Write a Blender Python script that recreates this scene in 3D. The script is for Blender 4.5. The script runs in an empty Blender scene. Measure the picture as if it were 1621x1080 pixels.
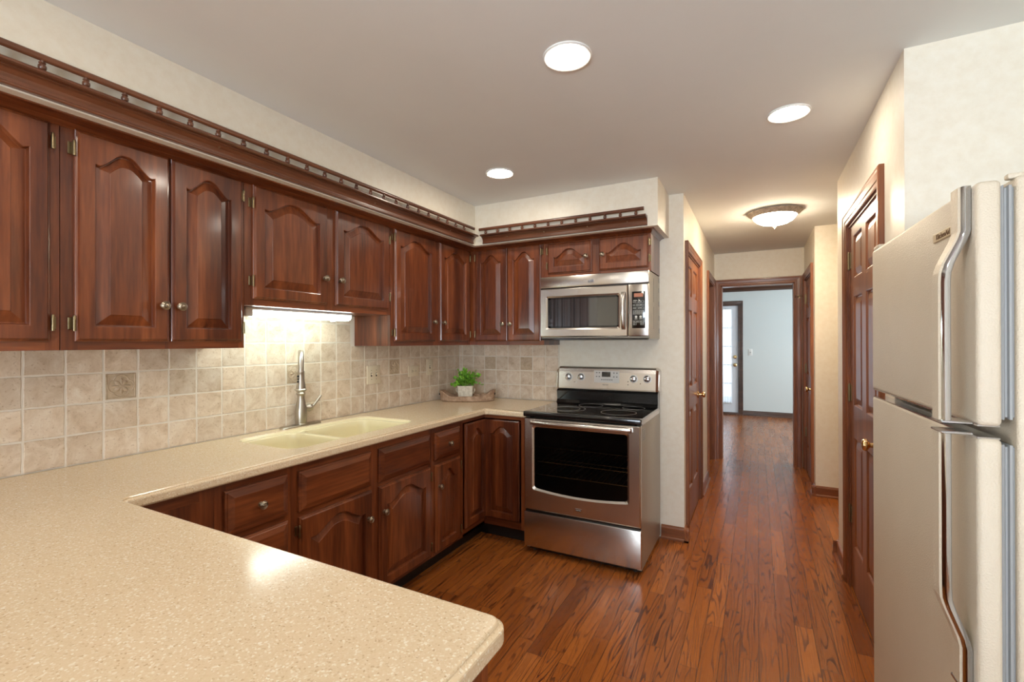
import bpy, bmesh, math, random
from mathutils import Vector, Matrix
random.seed(7)
PI = math.pi
S = bpy.context.scene
COL = S.collection

# ------------------------------------------------------------------ camera
F_PX, YAW, PITCH, ROLL, CAM_H = 742.9, 27.62, 0.10, -0.145, 1.381
cam = bpy.data.cameras.new('camera'); camo = bpy.data.objects.new('camera', cam); COL.objects.link(camo)
cam.sensor_fit = 'HORIZONTAL'; cam.sensor_width = 36.0; cam.lens = 36.0 * F_PX / 1621.0
cam.clip_start = 0.02; cam.clip_end = 100
_t, _p, _r = math.radians(YAW), math.radians(PITCH), math.radians(ROLL)
_F = Vector((-math.sin(_t) * math.cos(_p), math.cos(_t) * math.cos(_p), math.sin(_p)))
_R = Vector((math.cos(_t), math.sin(_t), 0)); _U = _R.cross(_F)
_R2 = _R * math.cos(_r) + _U * math.sin(_r); _U2 = -_R * math.sin(_r) + _U * math.cos(_r)
camo.matrix_world = Matrix(((_R2.x, _U2.x, -_F.x, 0), (_R2.y, _U2.y, -_F.y, 0), (_R2.z, _U2.z, -_F.z, CAM_H), (0, 0, 0, 1)))
S.camera = camo

# ------------------------------------------------------------------ world, exposure, daylight
S.view_settings.view_transform = 'Standard'; S.view_settings.look = 'None'
S.view_settings.gamma = 1.0; S.view_settings.use_curve_mapping = False
S.view_settings.exposure = 0.97
W = bpy.data.worlds.new('world'); S.world = W; W.use_nodes = True
_bg = W.node_tree.nodes['Background']; _bg.inputs[0].default_value = (0.70, 0.85, 1.0, 1); _bg.inputs[1].default_value = 0.6

def area(name, loc, look, sx, sy, power, color):
    l = bpy.data.lights.new(name, 'AREA'); l.shape = 'RECTANGLE'; l.size = sx; l.size_y = sy
    l.energy = power; l.color = color
    o = bpy.data.objects.new(name, l); COL.objects.link(o); o.location = loc
    o.rotation_euler = Vector(look).to_track_quat('-Z', 'Y').to_euler()
    return o
DAY = (0.78, 0.89, 1.0)
area('daylight_patio', (0.7, -3.95, 0.9), (0, 1, 0.95), 2.6, 2.0, 250, DAY)          # outside the south window
area('daylight_blinds', (-3.7, -3.85, 1.0), (0.25, 1, 0.5), 1.3, 1.9, 150, DAY)           # outside the patio door with blinds
area('family_room_fill', (3.2, 8.0, 1.3), (-1, 0, 0), 2.2, 1.6, 95, (0.80, 0.92, 1.0))  # added fill for the far room, outside a made-up side window
area('daylight_front_door', (-0.7, 10.15, 1.3), (0, -1, 0), 0.9, 2.0, 4, DAY)       # outside the glazed door
LENS_W, DOME_W, TUBE_W = 58.0, 50.0, 10.0
WARM = (1.0, 0.86, 0.68)

# ------------------------------------------------------------------ materials
def new_mat(name):
    m = bpy.data.materials.new(name); m.use_nodes = True
    nt = m.node_tree; b = nt.nodes['Principled BSDF']; return m, nt, b
def N(nt, typ, **k):
    n = nt.nodes.new(typ)
    for a, v in k.items(): setattr(n, a, v)
    return n
def simple(name, col, rough=0.5, metal=0.0, coat=0.0, emit=None, estr=0.0, spec=0.5):
    m, nt, b = new_mat(name)
    b.inputs['Base Color'].default_value = (*col, 1); b.inputs['Roughness'].default_value = rough
    b.inputs['Metallic'].default_value = metal; b.inputs['Coat Weight'].default_value = coat
    b.inputs['Specular IOR Level'].default_value = spec
    if emit: b.inputs['Emission Color'].default_value = (*emit, 1); b.inputs['Emission Strength'].default_value = estr
    return m
def ramp(nt, stops, interp='LINEAR'):
    r = N(nt, 'ShaderNodeValToRGB'); r.color_ramp.interpolation = interp
    e = r.color_ramp.elements
    while len(e) < len(stops): e.new(0.5)
    for i, (p, c) in enumerate(stops):
        e[i].position = p; e[i].color = (*c, 1) if len(c) == 3 else c
    return r
def wood(name, c_dark, c_mid, c_light, axis='z', rough=0.34, coat=0.45, scale=1.0, bump=0.02):
    m, nt, b = new_mat(name); L = nt.links.new
    tc = N(nt, 'ShaderNodeTexCoord'); oi = N(nt, 'ShaderNodeObjectInfo')
    mp = N(nt, 'ShaderNodeMapping'); s = [9.0 * scale] * 3; s['xyz'.index(axis)] = 0.75 * scale
    mp.inputs['Scale'].default_value = s
    vm = N(nt, 'ShaderNodeVectorMath', operation='MULTIPLY_ADD')
    cb = N(nt, 'ShaderNodeCombineXYZ')
    for i in range(3): L(oi.outputs['Random'], cb.inputs[i])
    vm.inputs[1].default_value = (37, 23, 51)
    L(cb.outputs[0], vm.inputs[0]); L(tc.outputs['Object'], vm.inputs[2])
    L(vm.outputs[0], mp.inputs['Vector'])
    n1 = N(nt, 'ShaderNodeTexNoise'); n1.inputs['Scale'].default_value = 1.2; n1.inputs['Detail'].default_value = 3; n1.inputs['Distortion'].default_value = 0.6
    n2 = N(nt, 'ShaderNodeTexNoise'); n2.inputs['Scale'].default_value = 9.0; n2.inputs['Detail'].default_value = 4
    L(mp.outputs[0], n1.inputs['Vector']); L(mp.outputs[0], n2.inputs['Vector'])
    a = N(nt, 'ShaderNodeMath', operation='MULTIPLY_ADD'); a.inputs[1].default_value = 0.35
    L(n2.outputs[0], a.inputs[0]); 
    b2 = N(nt, 'ShaderNodeMath', operation='MULTIPLY'); b2.inputs[1].default_value = 0.65
    L(n1.outputs[0], b2.inputs[0]); L(b2.outputs[0], a.inputs[2])
    r = ramp(nt, [(0.36, c_dark), (0.5, c_mid), (0.64, c_light)])
    L(a.outputs[0], r.inputs[0]); L(r.outputs[0], b.inputs['Base Color'])
    b.inputs['Roughness'].default_value = rough; b.inputs['Coat Weight'].default_value = coat; b.inputs['Coat Roughness'].default_value = 0.13
    bp_ = N(nt, 'ShaderNodeBump'); bp_.inputs['Strength'].default_value = bump; L(a.outputs[0], bp_.inputs['Height']); L(bp_.outputs[0], b.inputs['Normal'])
    return m
CD, CM, CL = (0.070, 0.0150, 0.0050), (0.150, 0.0360, 0.0100), (0.250, 0.069, 0.020)
M_WV = wood('cherry_wood_upright', CD, CM, CL, 'z')
M_WH = wood('cherry_wood_level', CD, CM, CL, 'x')
M_GAL = wood('walnut_gallery_wood', (0.066, 0.021, 0.009), (0.115, 0.038, 0.016), (0.175, 0.060, 0.026), 'y', rough=0.3)
M_GALX = wood('walnut_gallery_wood_level', (0.066, 0.021, 0.009), (0.115, 0.038, 0.016), (0.175, 0.060, 0.026), 'x', rough=0.3)
M_TRIM = wood('cherry_trim_wood', CD, CM, CL, 'y', rough=0.32)
TD, TM, TL = (0.13, 0.036, 0.009), (0.22, 0.065, 0.018), (0.30, 0.100, 0.029)
M_DV = wood('oak_door_wood', TD, TM, TL, 'z', rough=0.40, coat=0.2)
M_DX = wood('oak_trim_wood', TD, TM, TL, 'x', rough=0.40, coat=0.2)
M_DY = wood('oak_trim_wood_long', TD, TM, TL, 'y', rough=0.40, coat=0.2)
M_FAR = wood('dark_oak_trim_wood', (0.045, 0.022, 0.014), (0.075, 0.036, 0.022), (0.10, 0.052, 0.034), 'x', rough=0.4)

def mat_floor():
    m, nt, b = new_mat('strip_oak_floor'); L = nt.links.new
    tc = N(nt, 'ShaderNodeTexCoord'); sx = N(nt, 'ShaderNodeSeparateXYZ'); L(tc.outputs['Object'], sx.inputs[0])
    def M(op, a=None, bb=None, c=None):
        n = N(nt, 'ShaderNodeMath', operation=op)
        for i, v in enumerate((a, bb, c)):
            if v is None: continue
            if isinstance(v, (int, float)): n.inputs[i].default_value = v
            else: L(v, n.inputs[i])
        return n.outputs[0]
    X, Y = sx.outputs[0], sx.outputs[1]
    u = M('DIVIDE', X, 0.0765); col = M('FLOOR', u); fu = M('FRACT', u)
    wn = N(nt, 'ShaderNodeTexWhiteNoise', noise_dimensions='1D'); L(col, wn.inputs['W'])
    v = M('ADD', M('DIVIDE', Y, 0.72), M('MULTIPLY', wn.outputs['Value'], 17.3))
    row = M('FLOOR', v); fv = M('FRACT', v)
    cid = N(nt, 'ShaderNodeCombineXYZ'); L(col, cid.inputs[0]); L(row, cid.inputs[1])
    w2 = N(nt, 'ShaderNodeTexWhiteNoise', noise_dimensions='3D'); L(cid.outputs[0], w2.inputs['Vector'])
    rnd = w2.outputs['Value']
    # grain coordinates, shifted per board
    gv = N(nt, 'ShaderNodeCombineXYZ')
    L(M('ADD', M('MULTIPLY', X, 13.0), M('MULTIPLY', rnd, 91.0)), gv.inputs[0])
    L(M('ADD', M('MULTIPLY', Y, 0.85), M('MULTIPLY', rnd, 57.0)), gv.inputs[1]); L(M('MULTIPLY', rnd, 33.0), gv.inputs[2])
    n1 = N(nt, 'ShaderNodeTexNoise'); n1.inputs['Scale'].default_value = 1.0; n1.inputs['Detail'].default_value = 2.0; n1.inputs['Roughness'].default_value = 0.45; L(gv.outputs[0], n1.inputs['Vector'])
    straight = M('MULTIPLY', M('GREATER_THAN', M('FRACT', M('MULTIPLY', rnd, 7.31)), 0.55), 0.9)
    ring = M('FRACT', M('ADD', M('MULTIPLY', n1.outputs[0], 16.0), M('MULTIPLY', M('MULTIPLY', X, 62.0), straight)))
    sm = N(nt, 'ShaderNodeMapRange', interpolation_type='SMOOTHSTEP'); sm.inputs['From Min'].default_value = 0.66; sm.inputs['From Max'].default_value = 0.93; L(ring, sm.inputs[0])
    line = M('MULTIPLY', sm.outputs[0], M('ADD', M('MULTIPLY', M('FRACT', M('MULTIPLY', rnd, 13.7)), 0.5), 0.55))
    fine = N(nt, 'ShaderNodeTexNoise'); fine.inputs['Scale'].default_value = 1.0; fine.inputs['Detail'].default_value = 3
    gf = N(nt, 'ShaderNodeVectorMath', operation='MULTIPLY'); gf.inputs[1].default_value = (30, 7, 1); L(gv.outputs[0], gf.inputs[0]); L(gf.outputs[0], fine.inputs['Vector'])
    base = ramp(nt, [(0.0, (0.22, 0.060, 0.012)), (0.12, (0.31, 0.090, 0.017)), (0.85, (0.38, 0.115, 0.022)), (1.0, (0.46, 0.150, 0.032))])
    L(rnd, base.inputs[0])
    mx = N(nt, 'ShaderNodeMix', data_type='RGBA', blend_type='MULTIPLY'); L(M('MULTIPLY', line, 0.88), mx.inputs['Factor'])
    L(base.outputs[0], mx.inputs['A']); mx.inputs['B'].default_value = (0.15, 0.075, 0.045, 1)
    mx2 = N(nt, 'ShaderNodeMix', data_type='RGBA', blend_type='MULTIPLY'); L(M('MULTIPLY', M('GREATER_THAN', fine.outputs[0], 0.56), 0.28), mx2.inputs['Factor'])
    L(mx.outputs['Result'], mx2.inputs['A']); mx2.inputs['B'].default_value = (0.45, 0.36, 0.30, 1)
    # seams
    e1 = M('LESS_THAN', fu, 0.035); e2 = M('LESS_THAN', fv, 0.0028)
    seam = M('MAXIMUM', e1, e2)
    mx3 = N(nt, 'ShaderNodeMix', data_type='RGBA', blend_type='MIX'); L(M('MULTIPLY', seam, 0.85), mx3.inputs['Factor'])
    L(mx2.outputs['Result'], mx3.inputs['A']); mx3.inputs['B'].default_value = (0.03, 0.012, 0.006, 1)
    L(mx3.outputs['Result'], b.inputs['Base Color'])
    b.inputs['Roughness'].default_value = 0.3
    rr = M('ADD', M('MULTIPLY', line, 0.12), 0.24); L(rr, b.inputs['Roughness'])
    bm_ = N(nt, 'ShaderNodeBump'); bm_.inputs['Strength'].default_value = 0.12; bm_.inputs['Distance'].default_value = 0.002
    L(M('SUBTRACT', M('MULTIPLY', line, -0.3), M('MULTIPLY', seam, 1.0)), bm_.inputs['Height']); L(bm_.outputs[0], b.inputs['Normal'])
    b.inputs['Specular IOR Level'].default_value = 0.4
    return m
M_FLOOR = mat_floor()

def mat_speckle():
    m, nt, b = new_mat('speckled_solid_surface'); L = nt.links.new
    tc = N(nt, 'ShaderNodeTexCoord')
    v1 = N(nt, 'ShaderNodeTexVoronoi'); v1.inputs['Scale'].default_value = 330; L(tc.outputs['Object'], v1.inputs['Vector'])
    v2 = N(nt, 'ShaderNodeTexVoronoi'); v2.inputs['Scale'].default_value = 150; L(tc.outputs['Object'], v2.inputs['Vector'])
    sp = N(nt, 'ShaderNodeSeparateColor'); L(v1.outputs['Color'], sp.inputs[0])
    sp2 = N(nt, 'ShaderNodeSeparateColor'); L(v2.outputs['Color'], sp2.inputs[0])
    base = ramp(nt, [(0.0, (0.56, 0.40, 0.245)), (0.05, (0.68, 0.52, 0.335)), (0.12, (0.73, 0.575, 0.38)), (0.85, (0.76, 0.61, 0.415)), (0.93, (0.82, 0.72, 0.55)), (1.0, (0.86, 0.78, 0.63))])
    L(sp.outputs[0], base.inputs[0])
    r2 = ramp(nt, [(0.0, (1, 1, 1)), (0.06, (0, 0, 0)), (1, (0, 0, 0))]); L(sp2.outputs[0], r2.inputs[0])
    d2 = ramp(nt, [(0.0, (1, 1, 1)), (0.45, (1, 1, 1)), (0.5, (0, 0, 0)), (1, (0, 0, 0))]); L(v2.outputs['Distance'], d2.inputs[0])
    mm = N(nt, 'ShaderNodeMath', operation='MULTIPLY'); L(r2.outputs[0], mm.inputs[0]); L(d2.outputs[0], mm.inputs[1])
    mx = N(nt, 'ShaderNodeMix', data_type='RGBA'); L(mm.outputs[0], mx.inputs['Factor']); L(base.outputs[0], mx.inputs['A']); mx.inputs['B'].default_value = (0.86, 0.78, 0.64, 1)
    L(mx.outputs['Result'], b.inputs['Base Color']); b.inputs['Roughness'].default_value = 0.15
    return m
M_COUNTER = mat_speckle()

def mottled(name, c1, c2, c3, scale=6.0, rough=0.6, bump=0.0, fine=60.0, dist=0.0, coat=0.0):
    m, nt, b = new_mat(name); L = nt.links.new
    tc = N(nt, 'ShaderNodeTexCoord')
    n1 = N(nt, 'ShaderNodeTexNoise'); n1.inputs['Scale'].default_value = scale; n1.inputs['Detail'].default_value = 6; n1.inputs['Roughness'].default_value = 0.65; n1.inputs['Distortion'].default_value = dist
    L(tc.outputs['Object'], n1.inputs['Vector'])
    r = ramp(nt, [(0.33, c1), (0.5, c2), (0.68, c3)]); L(n1.outputs[0], r.inputs[0]); L(r.outputs[0], b.inputs['Base Color'])
    b.inputs['Roughness'].default_value = rough; b.inputs['Coat Weight'].default_value = coat
    if bump:
        n2 = N(nt, 'ShaderNodeTexNoise'); n2.inputs['Scale'].default_value = fine; n2.inputs['Detail'].default_value = 3; L(tc.outputs['Object'], n2.inputs['Vector'])
        bb = N(nt, 'ShaderNodeBump'); bb.inputs['Strength'].default_value = bump; bb.inputs['Distance'].default_value = 0.003
        L(n2.outputs[0], bb.inputs['Height']); L(bb.outputs[0], b.inputs['Normal'])
    return m
M_WALL = mottled('cream_wallpaper', (0.775, 0.70, 0.57), (0.80, 0.735, 0.61), (0.82, 0.765, 0.65), 26.0, 0.40, 0.08, 120)
M_CEIL = mottled('ceiling_paint', (0.84, 0.85, 0.83), (0.85, 0.86, 0.84), (0.86, 0.87, 0.85), 3.0, 0.9)
M_FARWALL = simple('pale_grey_paint', (0.66, 0.70, 0.68), 0.8)
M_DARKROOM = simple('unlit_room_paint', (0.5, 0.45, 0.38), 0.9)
M_GROUT = simple('cream_grout', (0.76, 0.69, 0.59), 0.8)
def mat_tile():
    m, nt, b = new_mat('tumbled_stone_tile'); L = nt.links.new
    tc = N(nt, 'ShaderNodeTexCoord'); 
    at = N(nt, 'ShaderNodeAttribute'); at.attribute_name = 'tile_id'
    vm = N(nt, 'ShaderNodeVectorMath', operation='MULTIPLY_ADD'); vm.inputs[1].default_value = (9, 5, 7)
    cb = N(nt, 'ShaderNodeCombineXYZ')
    for i in range(3): L(at.outputs['Fac'], cb.inputs[i])
    L(cb.outputs[0], vm.inputs[0]); L(tc.outputs['Object'], vm.inputs[2])
    n1 = N(nt, 'ShaderNodeTexNoise'); n1.inputs['Scale'].default_value = 13; n1.inputs['Detail'].default_value = 7; n1.inputs['Roughness'].default_value = 0.7; n1.inputs['Distortion'].default_value = 0.7
    L(vm.outputs[0], n1.inputs['Vector'])
    r = ramp(nt, [(0.28, (0.47, 0.345, 0.235)), (0.44, (0.62, 0.49, 0.36)), (0.58, (0.70, 0.585, 0.46)), (0.74, (0.78, 0.70, 0.59))])
    L(n1.outputs[0], r.inputs[0])
    n2 = N(nt, 'ShaderNodeTexNoise'); n2.inputs['Scale'].default_value = 120; n2.inputs['Detail'].default_value = 2; L(vm.outputs[0], n2.inputs['Vector'])
    r2 = ramp(nt, [(0.0, (0.55, 0.45, 0.38)), (0.32, (0.62, 0.52, 0.44)), (0.38, (1, 1, 1)), (1, (1, 1, 1))]); L(n2.outputs[0], r2.inputs[0])
    mx = N(nt, 'ShaderNodeMix', data_type='RGBA', blend_type='MULTIPLY'); mx.inputs['Factor'].default_value = 0.5
    L(r.outputs[0], mx.inputs['A']); L(r2.outputs[0], mx.inputs['B'])
    hs = N(nt, 'ShaderNodeHueSaturation'); L(mx.outputs['Result'], hs.inputs['Color'])
    md = N(nt, 'ShaderNodeMath', operation='MULTIPLY_ADD'); md.inputs[1].default_value = 0.22; md.inputs[2].default_value = 0.92; L(at.outputs['Fac'], md.inputs[0]); L(md.outputs[0], hs.inputs['Value'])
    L(hs.outputs[0], b.inputs['Base Color']); b.inputs['Roughness'].default_value = 0.42
    bb = N(nt, 'ShaderNodeBump'); bb.inputs['Strength'].default_value = 0.15; bb.inputs['Distance'].default_value = 0.002; L(n1.outputs[0], bb.inputs['Height']); L(bb.outputs[0], b.inputs['Normal'])
    return m
M_TILE = mat_tile()
M_ACCENT = mottled('carved_stone', (0.44, 0.33, 0.215), (0.53, 0.41, 0.285), (0.61, 0.49, 0.36), 30, 0.65, 0.5, 260)
def brushed(name, col, rough=0.26, axis='x'):
    m, nt, b = new_mat(name); L = nt.links.new
    tc = N(nt, 'ShaderNodeTexCoord'); mp = N(nt, 'ShaderNodeMapping'); s = [1500.0] * 3; s['xyz'.index(axis)] = 12; mp.inputs['Scale'].default_value = s
    L(tc.outputs['Object'], mp.inputs[0]); n = N(nt, 'ShaderNodeTexNoise'); n.inputs['Scale'].default_value = 1; L(mp.outputs[0], n.inputs['Vector'])
    r = N(nt, 'ShaderNodeMath', operation='MULTIPLY_ADD'); r.inputs[1].default_value = 0.05; r.inputs[2].default_value = rough - 0.025
    L(n.outputs[0], r.inputs[0]); L(r.outputs[0], b.inputs['Roughness'])
    b.inputs['Base Color'].default_value = (*col, 1); b.inputs['Metallic'].default_value = 1
    b.inputs['Anisotropic'].default_value = 0.6; b.inputs['Anisotropic Rotation'].default_value = 0.25
    return m
M_STEEL = brushed('brushed_stainless', (0.66, 0.63, 0.59))
M_STEELV = brushed('brushed_stainless_upright', (0.66, 0.63, 0.59), 0.25, 'z')
M_SIDE = simple('painted_steel_side', (0.42, 0.38, 0.31), 0.35, 0.5)
M_BLACK = simple('black_enamel', (0.006, 0.006, 0.006), 0.16, coat=0.5)
M_GLASS = simple('black_glass', (0.004, 0.004, 0.0045), 0.04, coat=1.0)
def mat_dim_glass(name, trans, tint, rough=0.03, ior=1.45):
    m, nt, b = new_mat(name); L = nt.links.new
    g = N(nt, 'ShaderNodeBsdfGlossy'); g.inputs['Roughness'].default_value = rough; g.inputs[0].default_value = (0.9, 0.9, 0.9, 1)
    d = N(nt, 'ShaderNodeBsdfDiffuse'); d.inputs[0].default_value = (0.003, 0.003, 0.003, 1)
    tp = N(nt, 'ShaderNodeBsdfTransparent'); tp.inputs[0].default_value = (*tint, 1)
    m1 = N(nt, 'ShaderNodeMixShader'); m1.inputs[0].default_value = trans; L(d.outputs[0], m1.inputs[1]); L(tp.outputs[0], m1.inputs[2])
    fr = N(nt, 'ShaderNodeFresnel'); fr.inputs[0].default_value = ior; m2 = N(nt, 'ShaderNodeMixShader'); L(fr.outputs[0], m2.inputs[0]); L(m1.outputs[0], m2.inputs[1]); L(g.outputs[0], m2.inputs[2])
    L(m2.outputs[0], nt.nodes['Material Output'].inputs[0]); return m
M_OVENGLASS = mat_dim_glass('tinted_oven_glass', 0.6, (0.5, 0.42, 0.32), 0.05, 1.22)
M_RACK = simple('oven_rack_wire', (0.55, 0.40, 0.25), 0.3, 1.0)
M_MWGLASS = simple('smoked_glass', (0.02, 0.02, 0.022), 0.05, coat=1.0, spec=1.0)
M_RUB = simple('black_rubber', (0.015, 0.015, 0.015), 0.6)
M_TOE = simple('black_toe_kick', (0.012, 0.010, 0.009), 0.5)
M_PEWTER = simple('aged_pewter', (0.36, 0.31, 0.24), 0.32, 1.0)
M_HINGE = simple('antique_brass', (0.26, 0.20, 0.11), 0.34, 1.0)
M_BRASS = simple('polished_brass', (0.72, 0.50, 0.24), 0.18, 1.0)
M_NICKEL = brushed('brushed_nickel', (0.46, 0.42, 0.36), 0.33, 'z')
M_CHROME = simple('chrome', (0.62, 0.65, 0.70), 0.10, 1.0)
M_SINK = simple('almond_sink', (0.80, 0.71, 0.46), 0.22, coat=0.3)
M_PLATE = simple('ivory_plastic', (0.72, 0.62, 0.46), 0.4)
M_PLATEW = simple('white_plastic', (0.78, 0.77, 0.73), 0.4)
M_HOLE = simple('dark_slot', (0.02, 0.015, 0.01), 0.6)
M_WHITE = simple('white_enamel', (0.80, 0.80, 0.77), 0.35)
M_FRIDGE = mottled('textured_almond_enamel', (0.62, 0.54, 0.415), (0.635, 0.555, 0.43), (0.65, 0.57, 0.445), 4, 0.42, 0.45, 300)
M_GASKET = simple('grey_gasket', (0.30, 0.31, 0.31), 0.45)
M_BADGE = simple('gold_badge', (0.66, 0.55, 0.36), 0.35, 0.3)
M_INK = simple('brown_ink', (0.13, 0.06, 0.02), 0.5)
M_INKD = simple('dark_ink', (0.05, 0.045, 0.04), 0.5)
M_PRINT = simple('white_print', (0.62, 0.62, 0.58), 0.5)
M_DISPLAY = simple('amber_display', (0.20, 0.09, 0.06), 0.3, emit=(0.5, 0.16, 0.08), estr=0.25)
M_PANELG = simple('grey_keypad', (0.55, 0.53, 0.50), 0.4, 0.3)
M_LEAF = mottled('green_leaf', (0.05, 0.17, 0.008), (0.15, 0.38, 0.025), (0.33, 0.60, 0.08), 55, 0.45)
M_STEM = simple('green_stem', (0.10, 0.24, 0.03), 0.6)
M_POT = mottled('whitewashed_pot', (0.50, 0.44, 0.34), (0.66, 0.60, 0.49), (0.74, 0.69, 0.58), 60, 0.8, 0.3, 150)
M_TRAY = mottled('weathered_wood', (0.24, 0.145, 0.09), (0.40, 0.265, 0.175), (0.52, 0.38, 0.27), 28, 0.7, 0.5, 120)
M_LENS = simple('lit_lens', (1, 1, 1), 0.5, emit=(1.0, 0.90, 0.76), estr=LENS_W)
M_DOME = simple('lit_glass_dome', (1, 1, 1), 0.4, emit=(1.0, 0.83, 0.60), estr=DOME_W)
M_TUBE = simple('lit_diffuser', (1, 1, 1), 0.4, emit=(0.84, 1.0, 0.93), estr=TUBE_W)
M_CHAMP = mottled('champagne_metal', (0.30, 0.24, 0.18), (0.48, 0.40, 0.31), (0.62, 0.54, 0.44), 45, 0.35)
M_DOORW = simple('white_door_paint', (0.74, 0.76, 0.80), 0.4)
M_CLEAR = simple('window_glass', (1, 1, 1), 0.0); M_CLEAR.node_tree.nodes['Principled BSDF'].inputs['Transmission Weight'].default_value = 1.0
M_CLEAR.node_tree.nodes['Principled BSDF'].inputs['IOR'].default_value = 1.01
def mat_sheer():
    m, nt, b = new_mat('sheer_curtain'); L = nt.links.new
    t = N(nt, 'ShaderNodeBsdfTranslucent'); t.inputs[0].default_value = (0.92, 0.94, 0.95, 1)
    tp = N(nt, 'ShaderNodeBsdfTransparent'); mx = N(nt, 'ShaderNodeMixShader'); mx.inputs[0].default_value = 0.35
    df = N(nt, 'ShaderNodeBsdfDiffuse'); df.inputs[0].default_value = (0.9, 0.9, 0.9, 1)
    m2 = N(nt, 'ShaderNodeMixShader'); m2.inputs[0].default_value = 0.35
    L(t.outputs[0], m2.inputs[1]); L(df.outputs[0], m2.inputs[2]); L(m2.outputs[0], mx.inputs[1]); L(tp.outputs[0], mx.inputs[2])
    L(mx.outputs[0], nt.nodes['Material Output'].inputs[0]); return m
M_SHEER = mat_sheer()
M_BLIND = simple('vinyl_blind', (0.62, 0.60, 0.55), 0.6)

# ------------------------------------------------------------------ mesh builder
class MB:
    def __init__(s): s.v = []; s.f = []; s.m = []; s.mats = []; s.sm = []; s.attr = []
    def mi(s, mat):
        if mat not in s.mats: s.mats.append(mat)
        return s.mats.index(mat)
    def add(s, verts, faces, mat, smooth=False, attr=0.0):
        o = len(s.v); s.v += [tuple(p) for p in verts]; k = s.mi(mat)
        for f in faces: s.f.append([i + o for i in f]); s.m.append(k); s.sm.append(smooth); s.attr.append(attr)
        return s
    def from_bm(s, bm, mat, mtx=None, smooth=False):
        bm.verts.index_update()
        vs = [(mtx @ v.co) if mtx else v.co.copy() for v in bm.verts]
        s.add(vs, [[v.index for v in f.verts] for f in bm.faces], mat, smooth); bm.free(); return s
    def box(s, lo, hi, mat, bev=0.0, seg=1, mtx=None, attr=0.0):
        lo = Vector(lo); hi = Vector(hi)
        if bev <= 0:
            x0, y0, z0 = lo; x1, y1, z1 = hi
            v = [Vector(p) for p in [(x0, y0, z0), (x1, y0, z0), (x1, y1, z0), (x0, y1, z0), (x0, y0, z1), (x1, y0, z1), (x1, y1, z1), (x0, y1, z1)]]
            if mtx: v = [mtx @ p for p in v]
            return s.add(v, [(0, 3, 2, 1), (4, 5, 6, 7), (0, 1, 5, 4), (1, 2, 6, 5), (2, 3, 7, 6), (3, 0, 4, 7)], mat, attr=attr)
        bm = bmesh.new(); bmesh.ops.create_cube(bm, size=1.0)
        c = (lo + hi) / 2; d = hi - lo
        for v in bm.verts: v.co = Vector((v.co.x * d.x + c.x, v.co.y * d.y + c.y, v.co.z * d.z + c.z))
        bmesh.ops.bevel(bm, geom=bm.edges[:] + bm.verts[:], offset=min(bev, min(d) * 0.49), segments=seg, affect='EDGES', profile=0.5)
        return s.from_bm(bm, mat, mtx, smooth=seg > 1)
    def rings(s, rings, mat, closed=True, cap0=False, cap1=False, smooth=True):
        n = len(rings[0]); vs = [p for r in rings for p in r]; fs = []
        for i in range(len(rings) - 1):
            for j in range(n if closed else n - 1):
                a = i * n + j; b = i * n + (j + 1) % n; fs.append((a, b, b + n, a + n))
        if cap0: fs.append(tuple(reversed(range(n))))
        if cap1: fs.append(tuple(range((len(rings) - 1) * n, len(rings) * n)))
        return s.add(vs, fs, mat, smooth)
    def lathe(s, prof, mat, org=(0, 0, 0), axis=(0, 0, 1), seg=24, smooth=True, caps=True):
        ax = Vector(axis).normalized(); q = ax.to_track_quat('Z', 'Y'); org = Vector(org)
        rs = [[org + q @ Vector((max(r, 1e-5) * math.cos(2 * PI * j / seg), max(r, 1e-5) * math.sin(2 * PI * j / seg), h)) for j in range(seg)] for r, h in prof]
        return s.rings(rs, mat, True, caps, caps, smooth)
    def tube(s, path, r, mat, seg=12, caps=True, radii=None):
        path = [Vector(p) for p in path]; rs = []; up = None
        for i, p in enumerate(path):
            t = (path[min(i + 1, len(path) - 1)] - path[max(i - 1, 0)]).normalized()
            if up is None:
                up = t.orthogonal().normalized()
            else: up = (up - t * up.dot(t)).normalized()
            w = t.cross(up); rr = radii[i] if radii else r
            rs.append([p + (up * math.cos(2 * PI * j / seg) + w * math.sin(2 * PI * j / seg)) * rr for j in range(seg)])
        return s.rings(rs, mat, True, caps, caps, True)
    def sweep(s, prof, p0, p1, out, mat, up=(0, 0, 1), smooth=False):
        """prof: list of (o, z) swept from p0 to p1; out: outward direction"""
        p0, p1, out, up = Vector(p0), Vector(p1), Vector(out), Vector(up)
        d = (p1 - p0)
        r0 = [p0 + out * o + up * z for o, z in prof]; r1 = [p + d for p in r0]
        if d.cross(out).dot(up) > 0: pass
        return s.rings([r0, r1], mat, True, True, True, smooth)
    def build(s, name, parent=None, loc=None, rotz=0.0, label=None, cat=None, group=None, kind=None, bevel=0.0, autosmooth=True):
        me = bpy.data.meshes.new(name); me.from_pydata(s.v, [], s.f)
        for m in s.mats: me.materials.append(m)
        me.polygons.foreach_set('material_index', s.m); me.polygons.foreach_set('use_smooth', s.sm)
        bm = bmesh.new(); bm.from_mesh(me); bmesh.ops.recalc_face_normals(bm, faces=bm.faces[:])
        for e in bm.edges:
            if len(e.link_faces) == 2 and e.calc_face_angle(0) > 0.7: e.smooth = False
        bm.to_mesh(me); bm.free()
        if any(s.attr):
            a = me.attributes.new('tile_id', 'FLOAT', 'FACE'); a.data.foreach_set('value', s.attr)
        o = bpy.data.objects.new(name, me); COL.objects.link(o)
        if parent: o.parent = parent
        if loc: o.location = loc
        if rotz: o.rotation_euler.z = rotz
        if bevel:
            md = o.modifiers.new('bevel', 'BEVEL'); md.width = bevel; md.segments = 2; md.limit_method = 'ANGLE'; md.angle_limit = 0.7
        return tag(o, label, cat, group, kind)
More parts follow.
